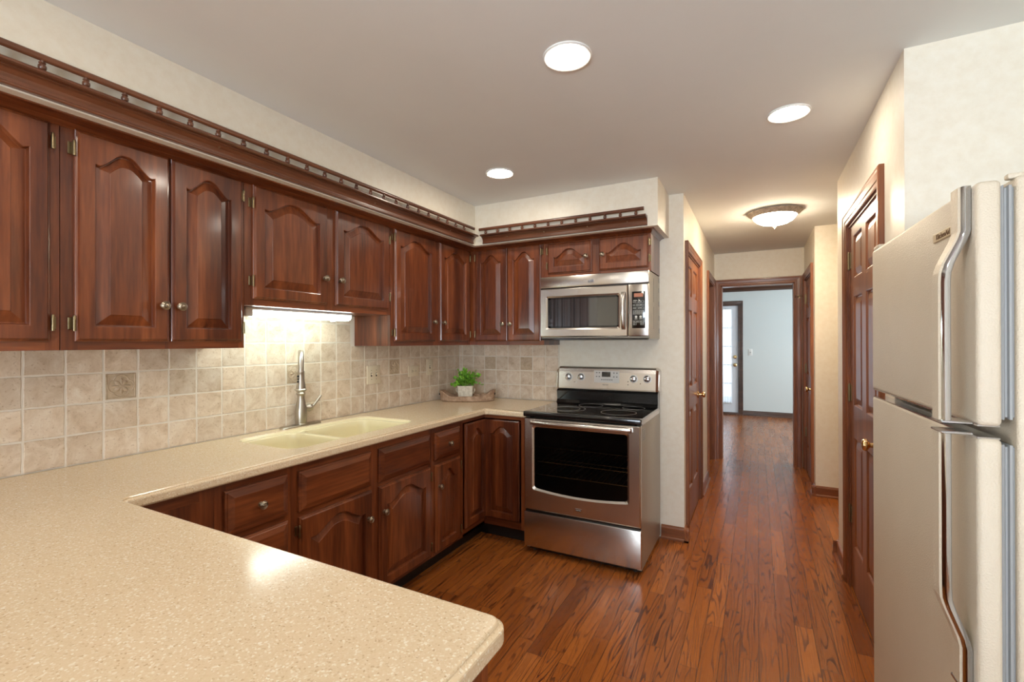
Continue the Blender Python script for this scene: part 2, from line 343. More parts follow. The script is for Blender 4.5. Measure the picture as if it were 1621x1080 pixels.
def tag(o, label=None, cat=None, group=None, kind=None):
    if label: o['label'] = label
    if cat: o['category'] = cat
    if group: o['group'] = group
    if kind: o['kind'] = kind
    return o
def thing(name, loc, rotz, label, cat, group=None):
    o = bpy.data.objects.new(name, None); COL.objects.link(o); o.location = loc; o.rotation_euler = (0, 0, rotz); o.empty_display_size = 0.1
    return tag(o, label, cat, group)
def struct(name, mb): return mb.build(name, kind='structure')
def text(name, body, size, mat, parent, loc, rot, label=None, align='CENTER', ext=0.0004):
    cu = bpy.data.curves.new(name, 'FONT'); cu.body = body; cu.size = size; cu.extrude = ext; cu.align_x = align; cu.align_y = 'CENTER'
    t = bpy.data.objects.new(name + '_tmp', cu); COL.objects.link(t)
    bpy.context.view_layer.update()
    me = bpy.data.meshes.new_from_object(t.evaluated_get(bpy.context.evaluated_depsgraph_get()))
    bpy.data.objects.remove(t); me.materials.clear(); me.materials.append(mat)
    o = bpy.data.objects.new(name, me); COL.objects.link(o); o.parent = parent; o.location = loc; o.rotation_euler = rot
    if label: o['label'] = label
    return o

# ------------------------------------------------------------------ plan (metres; camera stands over the origin)
XL, YB = -2.317, 3.43
ZC = 2.408
XH = -0.452; YE = 6.03
XR = 0.459; YR = 2.10
XSOF, YSOF, ZSOF = -1.892, 3.017, 2.108
FAR_Y = 9.753

# ------------------------------------------------------------------ setting
b = MB(); b.box((-4.7, -3.5, -0.08), (3.2, 9.95, 0), M_FLOOR); struct('floor', b)
b = MB(); b.box((-4.7, -3.5, ZC), (3.2, 9.95, ZC + 0.1), M_CEIL); struct('ceiling', b)

def wall(name, axis, a0, a1, t0, t1, mat, holes=(), z1=ZC, mat2=None):
    """axis 'x': wall runs along x (a0..a1), thickness t0..t1 in y; holes (h0,h1,zb,zt)"""
    b = MB()
    def bx(p0, p1, z0, zt):
        if p1 - p0 < 1e-4 or zt - z0 < 1e-4: return
        if axis == 'x': b.box((p0, t0, z0), (p1, t1, zt), mat)
        else: b.box((t0, p0, z0), (t1, p1, zt), mat)
    cur = a0
    for h0, h1, zb, zt in sorted(holes):
        bx(cur, h0, 0, z1); bx(h0, h1, 0, zb); bx(h0, h1, zt, z1); cur = h1
    bx(cur, a1, 0, z1)
    return struct(name, b)
wall('wall_left', 'y', -1.2, YB, XL - 0.1, XL, M_WALL)
wall('wall_range', 'x', XL - 0.1, XH, YB, YB + 0.11, M_WALL)
D1 = (3.575, 4.405); O2 = (5.16, 5.965)
wall('wall_hall_left', 'y', YB + 0.11, YE, XH - 0.11, XH, M_WALL, [(D1[0], D1[1], 0, 2.035), (O2[0], O2[1], 0, 2.035)])
wall('wall_hall_end', 'x', -3.0, 2.6, YE, YE + 0.11, M_WALL, [(-0.38, 0.362, 0, 2.03)])
D3 = (5.165, 5.925); YRC = 4.97
wall('wall_hall_right', 'y', YRC, YE, 0.455, 0.565, M_WALL, [(D3[0], D3[1], 0, 2.035)])
wall('wall_alcove_back', 'x', 0.565, 2.6, YRC, YRC + 0.1, M_WALL)
D2 = (2.465, 3.245)
wall('wall_pantry', 'y', YR, 3.65, XR, XR + 0.11, M_WALL, [(D2[0], D2[1], 0, 2.035)])
wall('wall_pantry_end', 'x', XR + 0.11, 2.6, 3.54, 3.65, M_WALL)
wall('wall_behind_refrigerator', 'x', XR + 0.11, 1.25, YR, YR + 0.1, M_WALL)
wall('wall_right', 'y', 0.9, YR, 1.15, 1.25, M_WALL)
wall('wall_right_return', 'x', 1.15, 2.6, 0.8, 0.9, M_WALL)
wall('wall_breakfast_right', 'y', -3.3, 0.8, 2.6, 2.7, M_WALL)
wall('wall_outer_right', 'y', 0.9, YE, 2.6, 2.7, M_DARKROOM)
wall('wall_breakfast_left', 'y', -3.3, -1.2, -4.5, -4.4, M_WALL)
wall('wall_breakfast_return', 'x', -4.5, XL, -1.3, -1.2, M_WALL)
wall('wall_south', 'x', -4.5, 2.7, -3.4, -3.3, M_WALL, [(-4.3, -3.2, 0.0, 2.05), (-0.4, 1.9, 0.75, 2.05)])
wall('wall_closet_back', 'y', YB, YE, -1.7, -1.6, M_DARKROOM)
wall('wall_far', 'x', -3.0, 3.1, FAR_Y, FAR_Y + 0.12, M_FARWALL, [(-1.22, -0.315, 0, 2.06)])
wall('wall_far_left', 'y', YE, FAR_Y + 0.12, -3.1, -3.0, M_FARWALL)
wall('wall_far_right', 'y', YE, FAR_Y + 0.12, 2.9, 3.0, M_FARWALL, [(7.0, 9.0, 0.7, 2.05)])  # opening cut for the added fill window
b = MB(); b.box((-3.0, YE + 0.112, 0), (-0.40, YE + 0.13, ZC), M_FARWALL); b.box((0.382, YE + 0.112, 0), (2.9, YE + 0.13, ZC), M_FARWALL); b.box((-0.40, YE + 0.112, 2.05), (0.382, YE + 0.13, ZC), M_FARWALL); struct('wall_far_near_side', b)
# soffit over the wall cabinets
b = MB()
b.box((XL, -0.75, ZSOF), (XSOF, YB, ZC), M_WALL); b.box((XSOF, YSOF, ZSOF), (-0.549, YB, ZC), M_WALL)
struct('wall_soffit', b)

# baseboards (profile swept)
BP = [(0, 0), (0.030, 0), (0.030, 0.012), (0.024, 0.020), (0.015, 0.021), (0.015, 0.075), (0.010, 0.086), (0.004, 0.090), (0, 0.092)]
def base(name, segs, mat=None):
    b = MB()
    for p0, p1, out in segs: b.sweep(BP, p0, p1, out, M_DY if abs(p1[1] - p0[1]) > abs(p1[0] - p0[0]) else M_DX)
    o = struct(name, b); return o
base('baseboard_range_wall', [((-0.606, YB, 0), (XH + 0.03, YB, 0), (0, -1, 0)), ((XH, YB - 0.03, 0), (XH, 3.512, 0), (1, 0, 0))])
base('baseboard_hall_left', [((XH, 4.468, 0), (XH, 5.095, 0), (1, 0, 0))])
base('baseboard_alcove', [((0.425, YRC, 0), (2.6, YRC, 0), (0, -1, 0)), ((0.455, YRC - 0.03, 0), (0.455, 5.10, 0), (-1, 0, 0))])
base('baseboard_pantry', [((XR, 3.315, 0), (XR, 3.68, 0), (-1, 0, 0)), ((XR - 0.03, 3.65, 0), (2.6, 3.65, 0), (0, 1, 0))])
base('baseboard_pantry_near', [((XR, YR, 0), (XR, 2.393, 0), (-1, 0, 0))])
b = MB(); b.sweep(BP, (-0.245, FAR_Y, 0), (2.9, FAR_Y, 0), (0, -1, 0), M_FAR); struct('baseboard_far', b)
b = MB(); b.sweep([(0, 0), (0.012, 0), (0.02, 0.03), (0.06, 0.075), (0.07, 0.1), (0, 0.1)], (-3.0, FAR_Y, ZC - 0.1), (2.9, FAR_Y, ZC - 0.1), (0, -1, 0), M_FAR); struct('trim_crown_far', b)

# casings -----------------------------------------------------------
CP = [(0, 0), (0.0, 0.011), (0.006, 0.014), (0.020, 0.014), (0.024, 0.017), (0.050, 0.019), (0.056, 0.022), (0.064, 0.022), (0.068, 0.018), (0.068, 0)]
def casing(name, axis, a0, a1, ztop, t, out, depth, mats=(None, None), w=1.0, sides=(1, 1), jamb=True):
    """opening a0..a1 along axis on wall face t, outward sign out (along the other axis); jamb through depth"""
    mv, mh = mats; b = MB()
    def pt(a, o, z): return (a, t + out * o, z) if axis == 'x' else (t + out * o, a, z)
    prof = [(c * w, d) for c, d in CP]
    # three mitred legs
    L, R = a0, a1
    def leg(c0, c1):  # c = (corner point function of inset)
        rs = []
        for fn in (c0, c1): rs.append([fn(c, d) for c, d in prof])
        return rs
    if sides[0]: b.rings(leg(lambda c, d: pt(L - c, d, 0), lambda c, d: pt(L - c, d, ztop + c)), mv, True, True, True, False)
    if sides[1]: b.rings(leg(lambda c, d: pt(R + c, d, 0), lambda c, d: pt(R + c, d, ztop + c)), mv, True, True, True, False)
    b.rings(leg(lambda c, d: pt(L - c, d, ztop + c), lambda c, d: pt(R + c, d, ztop + c)), mh, True, True, True, False)
    if jamb:
        def bx(p, q): 
            lo = [min(p[i], q[i]) for i in range(3)]; hi = [max(p[i], q[i]) for i in range(3)]; b.box(lo, hi, mv)
        bx(pt(L, -depth, 0), pt(L + 0.012, 0.002, ztop)); bx(pt(R - 0.012, -depth, 0), pt(R, 0.002, ztop)); bx(pt(L, -depth, ztop - 0.012), pt(R, 0.002, ztop))
    return struct(name, b)
casing('trim_door_hall_left', 'y', D1[0], D1[1], 2.035, XH, 1, 0.11, (M_DV, M_DY), 0.9)
casing('trim_opening_hall_left', 'y', O2[0], O2[1], 2.035, XH, 1, 0.11, (M_DV, M_DY), 0.9)
casing('trim_opening_hall_end', 'x', -0.38, 0.362, 2.03, YE, -1, 0.13, (M_DV, M_DX), 1.02)
casing('trim_door_hall_right', 'y', D3[0], D3[1], 2.035, 0.455, -1, 0.11, (M_DV, M_DY), 1.0)
casing('trim_door_pantry', 'y', D2[0], D2[1], 2.03, XR, -1, 0.11, (M_DV, M_DY), 1.08)
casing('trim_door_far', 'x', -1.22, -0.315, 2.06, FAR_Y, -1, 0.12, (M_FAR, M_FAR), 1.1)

# interior six-panel doors -------------------------------------------
def sixpanel(W, H=2.015, t=0.035):
    """local: x 0..W, front at y=0 (towards -y), z 0..H"""
    b = MB(); st, ms = 0.105, 0.10; cw = (W - 2 * st - ms) / 2
    xs = [0, st, st + cw, st + cw + ms, W - st, W]; zs = [0, 0.25, 0.845, 1.02, 1.615, 1.715, 1.945, H]
    for i in range(5):
        for j in range(7):
            x0, x1, z0, z1 = xs[i], xs[i + 1], zs[j], zs[j + 1]
            if i in (1, 3) and j in (1, 3, 5):
                R = []
                for ins, y in ((0, 0), (0.004, 0.003), (0.007, 0.009), (0.012, 0.011), (0.042, 0.003), (0.045, 0.002)):
                    R.append([(x0 + ins, y, z0 + ins), (x1 - ins, y, z0 + ins), (x1 - ins, y, z1 - ins), (x0 + ins, y, z1 - ins)])
                b.rings(R, M_DV, True, False, True, False)
            else: b.add([(x0, 0, z0), (x1, 0, z0), (x1, 0, z1), (x0, 0, z1)], [(0, 1, 2, 3)], M_DV)
    b.box((0, 0.013, 0), (W, t, H), M_DV)
    b.add([(0, 0, 0), (0, 0, H), (0, 0.013, H), (0, 0.013, 0)], [(0, 1, 2, 3)], M_DV); b.add([(W, 0, 0), (W, 0, H), (W, 0.013, H), (W, 0.013, 0)], [(0, 1, 2, 3)], M_DV)
    b.add([(0, 0, H), (W, 0, H), (W, 0.013, H), (0, 0.013, H)], [(0, 1, 2, 3)], M_DV); b.add([(0, 0, 0), (W, 0, 0), (W, 0.013, 0), (0, 0.013, 0)], [(0, 1, 2, 3)], M_DV)
    return b
def hinge_mb(x, z, h=0.09, side=1, mat=M_HINGE):
    b = MB(); b.lathe([(0.004, -h / 2 - 0.006), (0.0055, -h / 2 - 0.004), (0.0055, -h / 2), (0.007, -h / 2), (0.007, -h / 6), (0.006, -h / 6), (0.006, -h / 6 + 0.002), (0.007, -h / 6 + 0.002), (0.007, h / 6), (0.006, h / 6), (0.006, h / 6 + 0.002), (0.007, h / 6 + 0.002), (0.007, h / 2), (0.0055, h / 2), (0.004, h / 2 + 0.007)], mat, (x, -0.007, z), seg=12)
    b.box((min(x, x + side * 0.03), -0.003, z - h / 2), (max(x, x + side * 0.03), 0.001, z + h / 2), mat)
    b.box((min(x, x - side * 0.012), -0.003, z - h / 2), (max(x, x - side * 0.012), 0.001, z + h / 2), mat)
    return b
def knob_mb(x, z, r=0.027, reach=0.062, mat=M_BRASS, org_y=0.0):
    b = MB(); b.lathe([(0.031, 0), (0.031, 0.004), (0.026, 0.009), (0.012, 0.012), (0.010, reach * 0.5), (r * 0.6, reach * 0.58), (r * 0.95, reach * 0.68), (r, reach * 0.8), (r * 0.85, reach * 0.94), (r * 0.4, reach), (0, reach)], mat, (x, org_y, z), (0, -1, 0), seg=24, caps=False)
    return b
def int_door(name, loc, rot, W, hinge_x, knob_x, side, label, hz=(0.40, 1.08, 1.82)):
    d = sixpanel(W).build(name, loc=loc, rotz=rot, kind='structure')
    d['label'] = label
    for z in hz: hinge_mb(hinge_x, z, side=side).build('hinge', d, label='brass butt hinge')
    knob_mb(knob_x, 0.915).build('door_knob', d, label='round brass door knob')
    return d
# left hall door: faces +x ; local x -> +y
int_door('door_1', (XH - 0.006, D1[0] + 0.013, 0.01), PI / 2, D1[1] - D1[0] - 0.026, 0.0, D1[1] - D1[0] - 0.09, 1, 'six-panel wood door on the left side of the hallway')
# pantry door: faces -x ; local x -> -y   (hinges at the far end)
int_door('door_2', (XR + 0.006, D2[1] - 0.013, 0.01), -PI / 2, D2[1] - D2[0] - 0.026, 0.0, D2[1] - D2[0] - 0.09, 1, 'six-panel wood door beside the refrigerator')
int_door('door_3', (0.455 + 0.006, D3[1] - 0.013, 0.01), -PI / 2, D3[1] - D3[0] - 0.026, 0.0, D3[1] - D3[0] - 0.085, 1, 'six-panel wood door at the far right of the hallway')
# hook-and-eye latch by the hall end
b = MB(); b.tube([(0.40 + 0.035 * math.cos(a), YE - 0.03 - 0.012 * math.sin(a), 1.87 + 0.012 * math.sin(a)) for a in [i * 2 * PI / 16 for i in range(17)]], 0.0025, M_HINGE, 6)
b.lathe([(0.008, 0), (0.008, 0.012), (0.004, 0.03)], M_HINGE, (0.40, YE - 0.018, 1.87), (0, -1, 0), 10)
b.build('hook_latch', label='small brass hook latch on the hallway end casing', cat='latch')

# glazed exterior door in the far room ---------------------------------
d = MB(); x0, x1 = -1.205, -0.33; gx0, gx1, gz0, gz1 = -1.09, -0.44, 0.235, 1.985
yd = FAR_Y + 0.02
d.box((x0, yd, 0.045), (gx0, yd + 0.045, 2.05), M_DOORW); d.box((gx1, yd, 0.045), (x1, yd + 0.045, 2.05), M_DOORW)
d.box((gx0, yd, 0.045), (gx1, yd + 0.045, gz0), M_DOORW); d.box((gx0, yd, gz1), (gx1, yd + 0.045, 2.05), M_DOORW)
door4 = d.build('door_4', kind='structure'); door4['label'] = 'white glazed exterior door at the end of the hall view'
g = MB(); g.box((gx0, yd + 0.02, gz0), (gx1, yd + 0.024, gz1), M_CLEAR); g.build('glass_pane', door4)
g = MB()
for k in range(1, 5): zz = gz0 + (gz1 - gz0) * k / 5; g.box((gx0, yd + 0.005, zz - 0.009), (gx1, yd + 0.019, zz + 0.009), M_DOORW)
for k in range(1, 3): xx = gx0 + (gx1 - gx0) * k / 3; g.box((xx - 0.009, yd + 0.005, gz0), (xx + 0.009, yd + 0.019, gz1), M_DOORW)
g.build('muntin_grid', door4)
for z, r in ((0.935, 0.030), (1.085, 0.022)):
    kb = MB(); kb.lathe([(0.033, 0), (0.033, 0.006), (0.012, 0.012), (0.011, 0.03), (r, 0.036), (r, 0.05), (r * .6, 0.06), (0, 0.061)], M_BRASS, (-0.376, yd, z), (0, -1, 0), 20, caps=False); kb.build('door_knob' if r > 0.025 else 'deadbolt', door4)
c = MB(); n = 90; r0 = []; r1 = []
for i in range(n + 1):
    xx = gx0 - 0.02 + (gx1 - gx0 + 0.03) * i / n; yy = yd - 0.012 + 0.006 * math.sin(i * 1.05) + 0.003 * math.sin(i * 0.37)
    r0.append((xx, yy, 0.20)); r1.append((xx, yy, 2.005))
c.rings([r0, r1], M_SHEER, False, smooth=True)
cur = c.build('sheer_curtain', label='gathered white sheer curtain over the glazed exterior door', cat='curtain')
for z in (0.215, 1.99):
    rd = MB(); rd.tube([(gx0 - 0.02, yd - 0.012, z), (gx1 + 0.012, yd - 0.012, z)], 0.005, M_PLATEW, 8); rd.build('curtain_rod', cur)
b = MB(); b.box((-1.22, FAR_Y - 0.01, 0.0), (-0.315, FAR_Y + 0.1, 0.04), M_FAR); b.build('trim_threshold', kind='structure')

# windows behind the camera, then the added far-room one ------------------------------------------
w = MB()
for (a, c_) in (((-0.4, 0.75), (1.9, 0.81)), ((-0.4, 1.99), (1.9, 2.05)), ((-0.4, 0.75), (-0.34, 2.05)), ((1.84, 0.75), (1.9, 2.05)), ((0.72, 0.75), (0.78, 2.05))):
    w.box((a[0], -3.39, a[1]), (c_[0], -3.31, c_[1]), M_DV)
w.build('window_1', kind='structure')
w = MB()
for (a, c_) in (((-4.3, 0), (-3.2, 0.06)), ((-4.3, 1.99), (-3.2, 2.05)), ((-4.3, 0), (-4.24, 2.05)), ((-3.26, 0), (-3.2, 2.05)), ((-3.78, 0), (-3.72, 2.05))):
    w.box((a[0], -3.39, a[1]), (c_[0], -3.31, c_[1]), M_DOORW)
w.build('window_2', kind='structure')
w = MB()
for (a, c_) in (((7.0, 0.7), (9.0, 0.76)), ((7.0, 1.99), (9.0, 2.05)), ((7.0, 0.7), (7.06, 2.05)), ((8.94, 0.7), (9.0, 2.05)), ((7.97, 0.7), (8.03, 2.05))):
    w.box((2.91, a[0], a[1]), (2.99, c_[0], c_[1]), M_DOORW)
w.build('window_added', kind='structure')  # unseen window, added to let fill light into the far room
bl = thing('vertical_blind', (-3.75, -3.2, 0.03), 0, 'vertical blind seen reflected in the microwave door', 'blind')
hr = MB(); hr.box((-0.6, -0.03, 2.02), (0.6, 0.03, 2.07), M_PLATEW); hr.build('head_rail', bl)
for k in range(11):
    s_ = MB(); a = 0.9 + 0.25 * random.random(); dx, dy = 0.044 * math.cos(a), 0.044 * math.sin(a); xx = -0.55 + k * 0.11
    s_.add([(xx - dx, -dy, 0), (xx + dx, dy, 0), (xx + dx, dy, 2.02), (xx - dx, -dy, 2.02), (xx - dx, -dy + .002, 0), (xx + dx, dy + .002, 0), (xx + dx, dy + .002, 2.02), (xx - dx, -dy + .002, 2.02)], [(0, 1, 2, 3), (7, 6, 5, 4), (0, 3, 7, 4), (1, 5, 6, 2), (0, 4, 5, 1), (3, 2, 6, 7)], M_BLIND); s_.build('slat', bl)

# ------------------------------------------------------------------ cabinets
def arch_loop(w, h, ins, rise, n=28):
    """closed loop (x,z) of the panel opening inset by ins; starts bottom-left, counterclockwise seen from the front"""
    pts = [(ins, ins), (w - ins, ins)]
    a0, a1 = ins, w - ins
    if rise <= 0: return [(ins, ins), (w - ins, ins), (w - ins, h - ins), (ins, h - ins)]
    for i in range(n + 1):
        f = i / n; x = a1 + (a0 - a1) * f
        pts.append((x, None))
    return pts
def front_mb(w, h, kind='arch', frame=0.049, rise=0.052, grain='z'):
    """door/drawer front, local x 0..w, z 0..h, back at y=0, face at y=-0.019"""
    b = MB(); mat = M_WV if grain == 'z' else M_WH; n = 28
    def topz(x, d, a0, a1):
        s = (x - w / 2) / ((w / 2 - frame))          # arch runs over the opening width
        s = max(-1, min(1, s))
        q = max(0.0, min(1.0, (abs(s) - 0.06) / 0.80)); f = 0.5 * (1 + math.cos(PI * q)); f -= 0.10 * math.exp(-((abs(s) - 0.84) / 0.12) ** 2)
        return h - 0.043 - rise * (1 - f) - d
    def outer(ins, y):
        L = [(ins, y, ins), (w - ins, y, ins)]
        if kind == 'flat': return L + [(w - ins, y, h - ins), (ins, y, h - ins)]
        for i in range(n + 1):
            L.append((w - ins - (w - 2 * ins) * i / n, y, h - ins))
        return L
    def inner(d, y):
        a = frame + d
        L = [(a, y, a), (w - a, y, a)]
        for i in range(n + 1):
            x = (w - a) + (a - (w - a)) * i / n
            L.append((x, y, topz(x, d, 0, 0)))
        return L
    R = [outer(0, 0), outer(0, -0.009), outer(0.002, -0.011), outer(0.006, -0.0125)]
    if kind == 'flat':
        R += [outer(0.008, -0.0145), outer(0.009, -0.0155), outer(0.028, -0.0225), outer(0.030, -0.023)]
        b.rings(R, mat, True, True, True, False)
        return b
    R += [outer(0.0085, -0.0165), outer(0.010, -0.019)]
    b.rings(R, mat, True, True, False, False)
    b.rings([outer(0.010, -0.019), inner(0, -0.019)], mat, True, False, False, False)
    k = min(1.0, (w - 2 * frame) / 0.14)
    I = [inner(0, -0.019), inner(0.0025, -0.018), inner(0.0045, -0.0105), inner(0.0065, -0.0045), inner(0.009, -0.0045), inner(0.009 + 0.033 * k, -0.0150), inner(0.010 + 0.033 * k, -0.0165), inner(0.0115 + 0.033 * k, -0.0172)]
    b.rings(I, mat, True, False, False, False)
    # field: strips between the top curve and the bottom edge
    last = I[-1]; top = last[2:]; m = len(top)
    vs = []; fs = []
    for i, p in enumerate(top): vs += [p, (p[0], p[1], last[0][2])]
    for i in range(m - 1): fs.append((2 * i, 2 * i + 1, 2 * i + 3, 2 * i + 2))
    b.add(vs, fs, mat)
    return b
def pull_mb(x, z, y=-0.019):
    b = MB(); b.lathe([(0.011, 0), (0.011, 0.002), (0.006, 0.004), (0.0055, 0.014), (0.010, 0.017), (0.016, 0.019), (0.0165, 0.022), (0.0145, 0.0235), (0.0135, 0.0225), (0.0125, 0.024), (0.009, 0.0255), (0.0075, 0.0245), (0.006, 0.0275), (0, 0.029)], M_PEWTER, (x, y, z), (0, -1, 0), 22, caps=False); return b
def cab_hinge(x, z, side):
    b = MB(); b.tube([(x + side * 0.004, -0.017, z - 0.022), (x + side * 0.004, -0.017, z + 0.022)], 0.0038, M_HINGE, 10)
    b.lathe([(0.0048, -0.026), (0.0048, -0.022), (0.0048, -0.008), (0.0042, -0.008), (0.0042, 0.008), (0.0048, 0.008), (0.0048, 0.022), (0.003, 0.026)], M_HINGE, (x + side * 0.004, -0.017, z), seg=10)
    lo, hi = sorted((x + side * 0.003, x + side * 0.016)); b.box((lo, -0.004, z - 0.02), (hi, 0.0, z + 0.02), M_HINGE, 0.001)
    return b
def cabinet(name, org, rot, W, D, z0, z1, label, cat, group=None, doors=(), drawers=(), toe=False, endL=False, frame_only=True):
    """org: left front corner of the face frame plane; local x along the face, +y into the cabinet."""
    t = thing(name, (org[0], org[1], 0 if toe else z0), rot, label, cat, group); zo = 0 if toe else z0
    body = MB(); zb = (0.102 if toe else 0)
    H = z1 - zo
    body.box((0.0, 0.0205, zb), (0.016, D, H), M_WV); body.box((W - 0.016, 0.0205, zb), (W, D, H), M_WV)
    body.box((0.016, 0.0205, zb), (W - 0.016, D, zb + 0.016), M_WH)
    if not toe: body.box((0.016, 0.0205, H - 0.016), (W - 0.016, D, H), M_WH)
    body.box((0.016, D - 0.008, zb), (W - 0.016, D, H), M_WV)
    body.build('cabinet_body', t)
    if toe:
        k = MB(); k.box((0.0, 0.072, 0.0), (W, 0.088, 0.104), M_TOE); k.build('toe_kick', t)
    # face frame as a grid of stiles and rails around the openings
    fr = MB(); ops = [(d['x'], d['x'] + d['w'], d['z'] - zo, d['z'] - zo + d['h']) for d in list(doors) + list(drawers)]
    lap = 0.010
    ops = [(a + lap, b_ - lap, c + lap, e - lap) for a, b_, c, e in ops]
    xs = sorted(set([0, W] + [o[0] for o in ops] + [o[1] for o in ops])); zs = sorted(set([zb, H] + [o[2] for o in ops] + [o[3] for o in ops]))
    xs = [x for x in xs if 0 <= x <= W]
    for i in range(len(xs) - 1):
        run = None
        for j in range(len(zs) - 1):
            cx, cz = (xs[i] + xs[i + 1]) / 2, (zs[j] + zs[j + 1]) / 2
            solid = not any(o[0] < cx < o[1] and o[2] < cz < o[3] for o in ops)
            if solid:
                if run is None: run = zs[j]
            if (not solid or j == len(zs) - 2) and run is not None:
                top = zs[j] if not solid else zs[j + 1]
                full = (run <= zb + 1e-6 and top >= H - 1e-6)
                fr.box((xs[i], 0, run), (xs[i + 1], 0.02, top), M_WV if full or (top - run) > (xs[i + 1] - xs[i]) else M_WH); run = None
    fr.build('face_frame', t)
    for d in doors:
        o = front_mb(d['w'], d['h'], 'arch', d.get('frame', 0.049), d.get('rise', 0.052)).build(d.get('name', 'door'), t, loc=(d['x'], 0 if not d.get('inset') else 0.016, d['z'] - zo))
        if 'knob' in d: pull_mb(d['knob'][0], d['knob'][1]).build('knob', o)
        if 'hinge' in d:
            s = d['hinge']; hx = 0 if s < 0 else d['w']
            for hz in d.get('hz', (0.055, d['h'] - 0.055)): cab_hinge(hx, hz, s).build('hinge', o)
    for d in drawers:
        o = front_mb(d['w'], d['h'], 'flat', grain='x').build(d.get('name', 'drawer'), t, loc=(d['x'], 0, d['z'] - zo))
        if d.get('knob', True): pull_mb(d['w'] / 2, d['h'] / 2, -0.023).build('knob', o)
    return t
XU = -2.012            # face-frame plane of the wall cabinets on the left wall
ZB, ZT = 1.357, 2.1075
def dl(y0, y1, zb, zt, org, **k): return dict(x=y0 - org, w=y1 - y0, z=zb, h=zt - zb, **k)
UD = 0.303
WG = 'wall cabinets'
# local x -> +y on the left wall
o = 0.06
cabinet('wall_cabinet', (XU, o, 0), PI / 2, 0.61, UD, ZB, ZT, 'wall cabinet at the left edge of the photo, one door cut off by the frame', 'cabinet', None,
        [dl(0.085, 0.362, 1.386, 2.088, o, hinge=-1, knob=(0.25, 0.135)), dl(0.368, 0.645, 1.386, 2.088, o, hinge=1, hz=(0.060, 0.643), knob=(0.027, 0.135))])
o = 0.672
cabinet('wall_cabinet', (XU, o, 0), PI / 2, 0.616, UD, ZB, ZT, 'wall cabinet with two tall arched doors just left of the faucet', 'cabinet', None,
        [dl(0.706, 0.987, 1.386, 2.090, o, hinge=-1, hz=(0.060, 0.640), knob=(0.256, 0.135)), dl(0.994, 1.274, 1.386, 2.090, o, hinge=1, hz=(0.06, 0.640), knob=(0.026, 0.135))])
o = 1.290
cabinet('wall_cabinet', (XU, o, 0), PI / 2, 0.928, UD, 1.548, ZT, 'short wall cabinet over the sink with the light beneath it', 'cabinet', None,
        [dl(1.326, 1.735, 1.578, 2.090, o, hinge=-1, hz=(0.08, 0.43), knob=(0.385, 0.135)), dl(1.789, 2.199, 1.578, 2.090, o, hinge=1, hz=(0.08, 0.43), knob=(0.026, 0.135))])
o = 2.220
cabinet('wall_cabinet', (XU, o, 0), PI / 2, YB - 2.220, UD, ZB, ZT, 'tall wall cabinet on the sink wall reaching into the corner', 'cabinet', None,
        [dl(2.249, 2.669, 1.386, 2.090, o, hinge=-1, knob=(0.39, 0.134)), dl(2.717, 3.105, 1.386, 2.090, o, hinge=1, knob=(0.03, 0.134))])
YU = 3.126             # face-frame plane of the wall cabinets on the range wall
UDB = YB - YU - 0.002
o = XU + 0.002
cabinet('wall_cabinet', (o, YU, 0), 0, -1.373 - o, UDB, ZB, ZT, 'tall two-door wall cabinet on the range wall, left of the microwave', 'cabinet', None,
        [dl(-1.950, -1.672, 1.386, 2.090, o, hinge=-1, knob=(0.247, 0.128)), dl(-1.666, -1.394, 1.386, 2.090, o, hinge=1, knob=(0.027, 0.128))])
o = -1.371
cabinet('wall_cabinet', (o, YU, 0), 0, 0.759, UDB, 1.842, ZT, 'small wall cabinet directly above the microwave', 'cabinet', None,
        [dl(-1.338, -1.010, 1.866, 2.083, o, hinge=-1, hz=(0.06, 0.165), knob=(0.293, 0.105), frame=0.046, rise=0.052), dl(-0.957, -0.626, 1.866, 2.083, o, hinge=1, hz=(0.06, 0.165), knob=(0.028, 0.105), frame=0.046, rise=0.052)])
# cove under the soffit
CV = [(0, 0), (0.004, 0), (0.012, 0.004), (0.030, 0.011), (0.055, 0.015), (0.080, 0.016), (0.083, 0.0185), (0.083, 0.0195), (0, 0.0195)]
b = MB(); ZCV = 2.0885
b.rings([[(XU + q, -0.2, ZCV + z) for q, z in CV], [(XU + q, YU - q * 0.78, ZCV + z) for q, z in CV], [(-0.612 + q * 0.37, YU - q * 0.78, ZCV + z) for q, z in CV], [(-0.612 + q * 0.37, YB, ZCV + z) for q, z in CV]], M_TRIM, True, True, True, False)
b.build('cornice_molding', label='dark wood cove molding between the wall cabinets and the soffit', cat='molding')

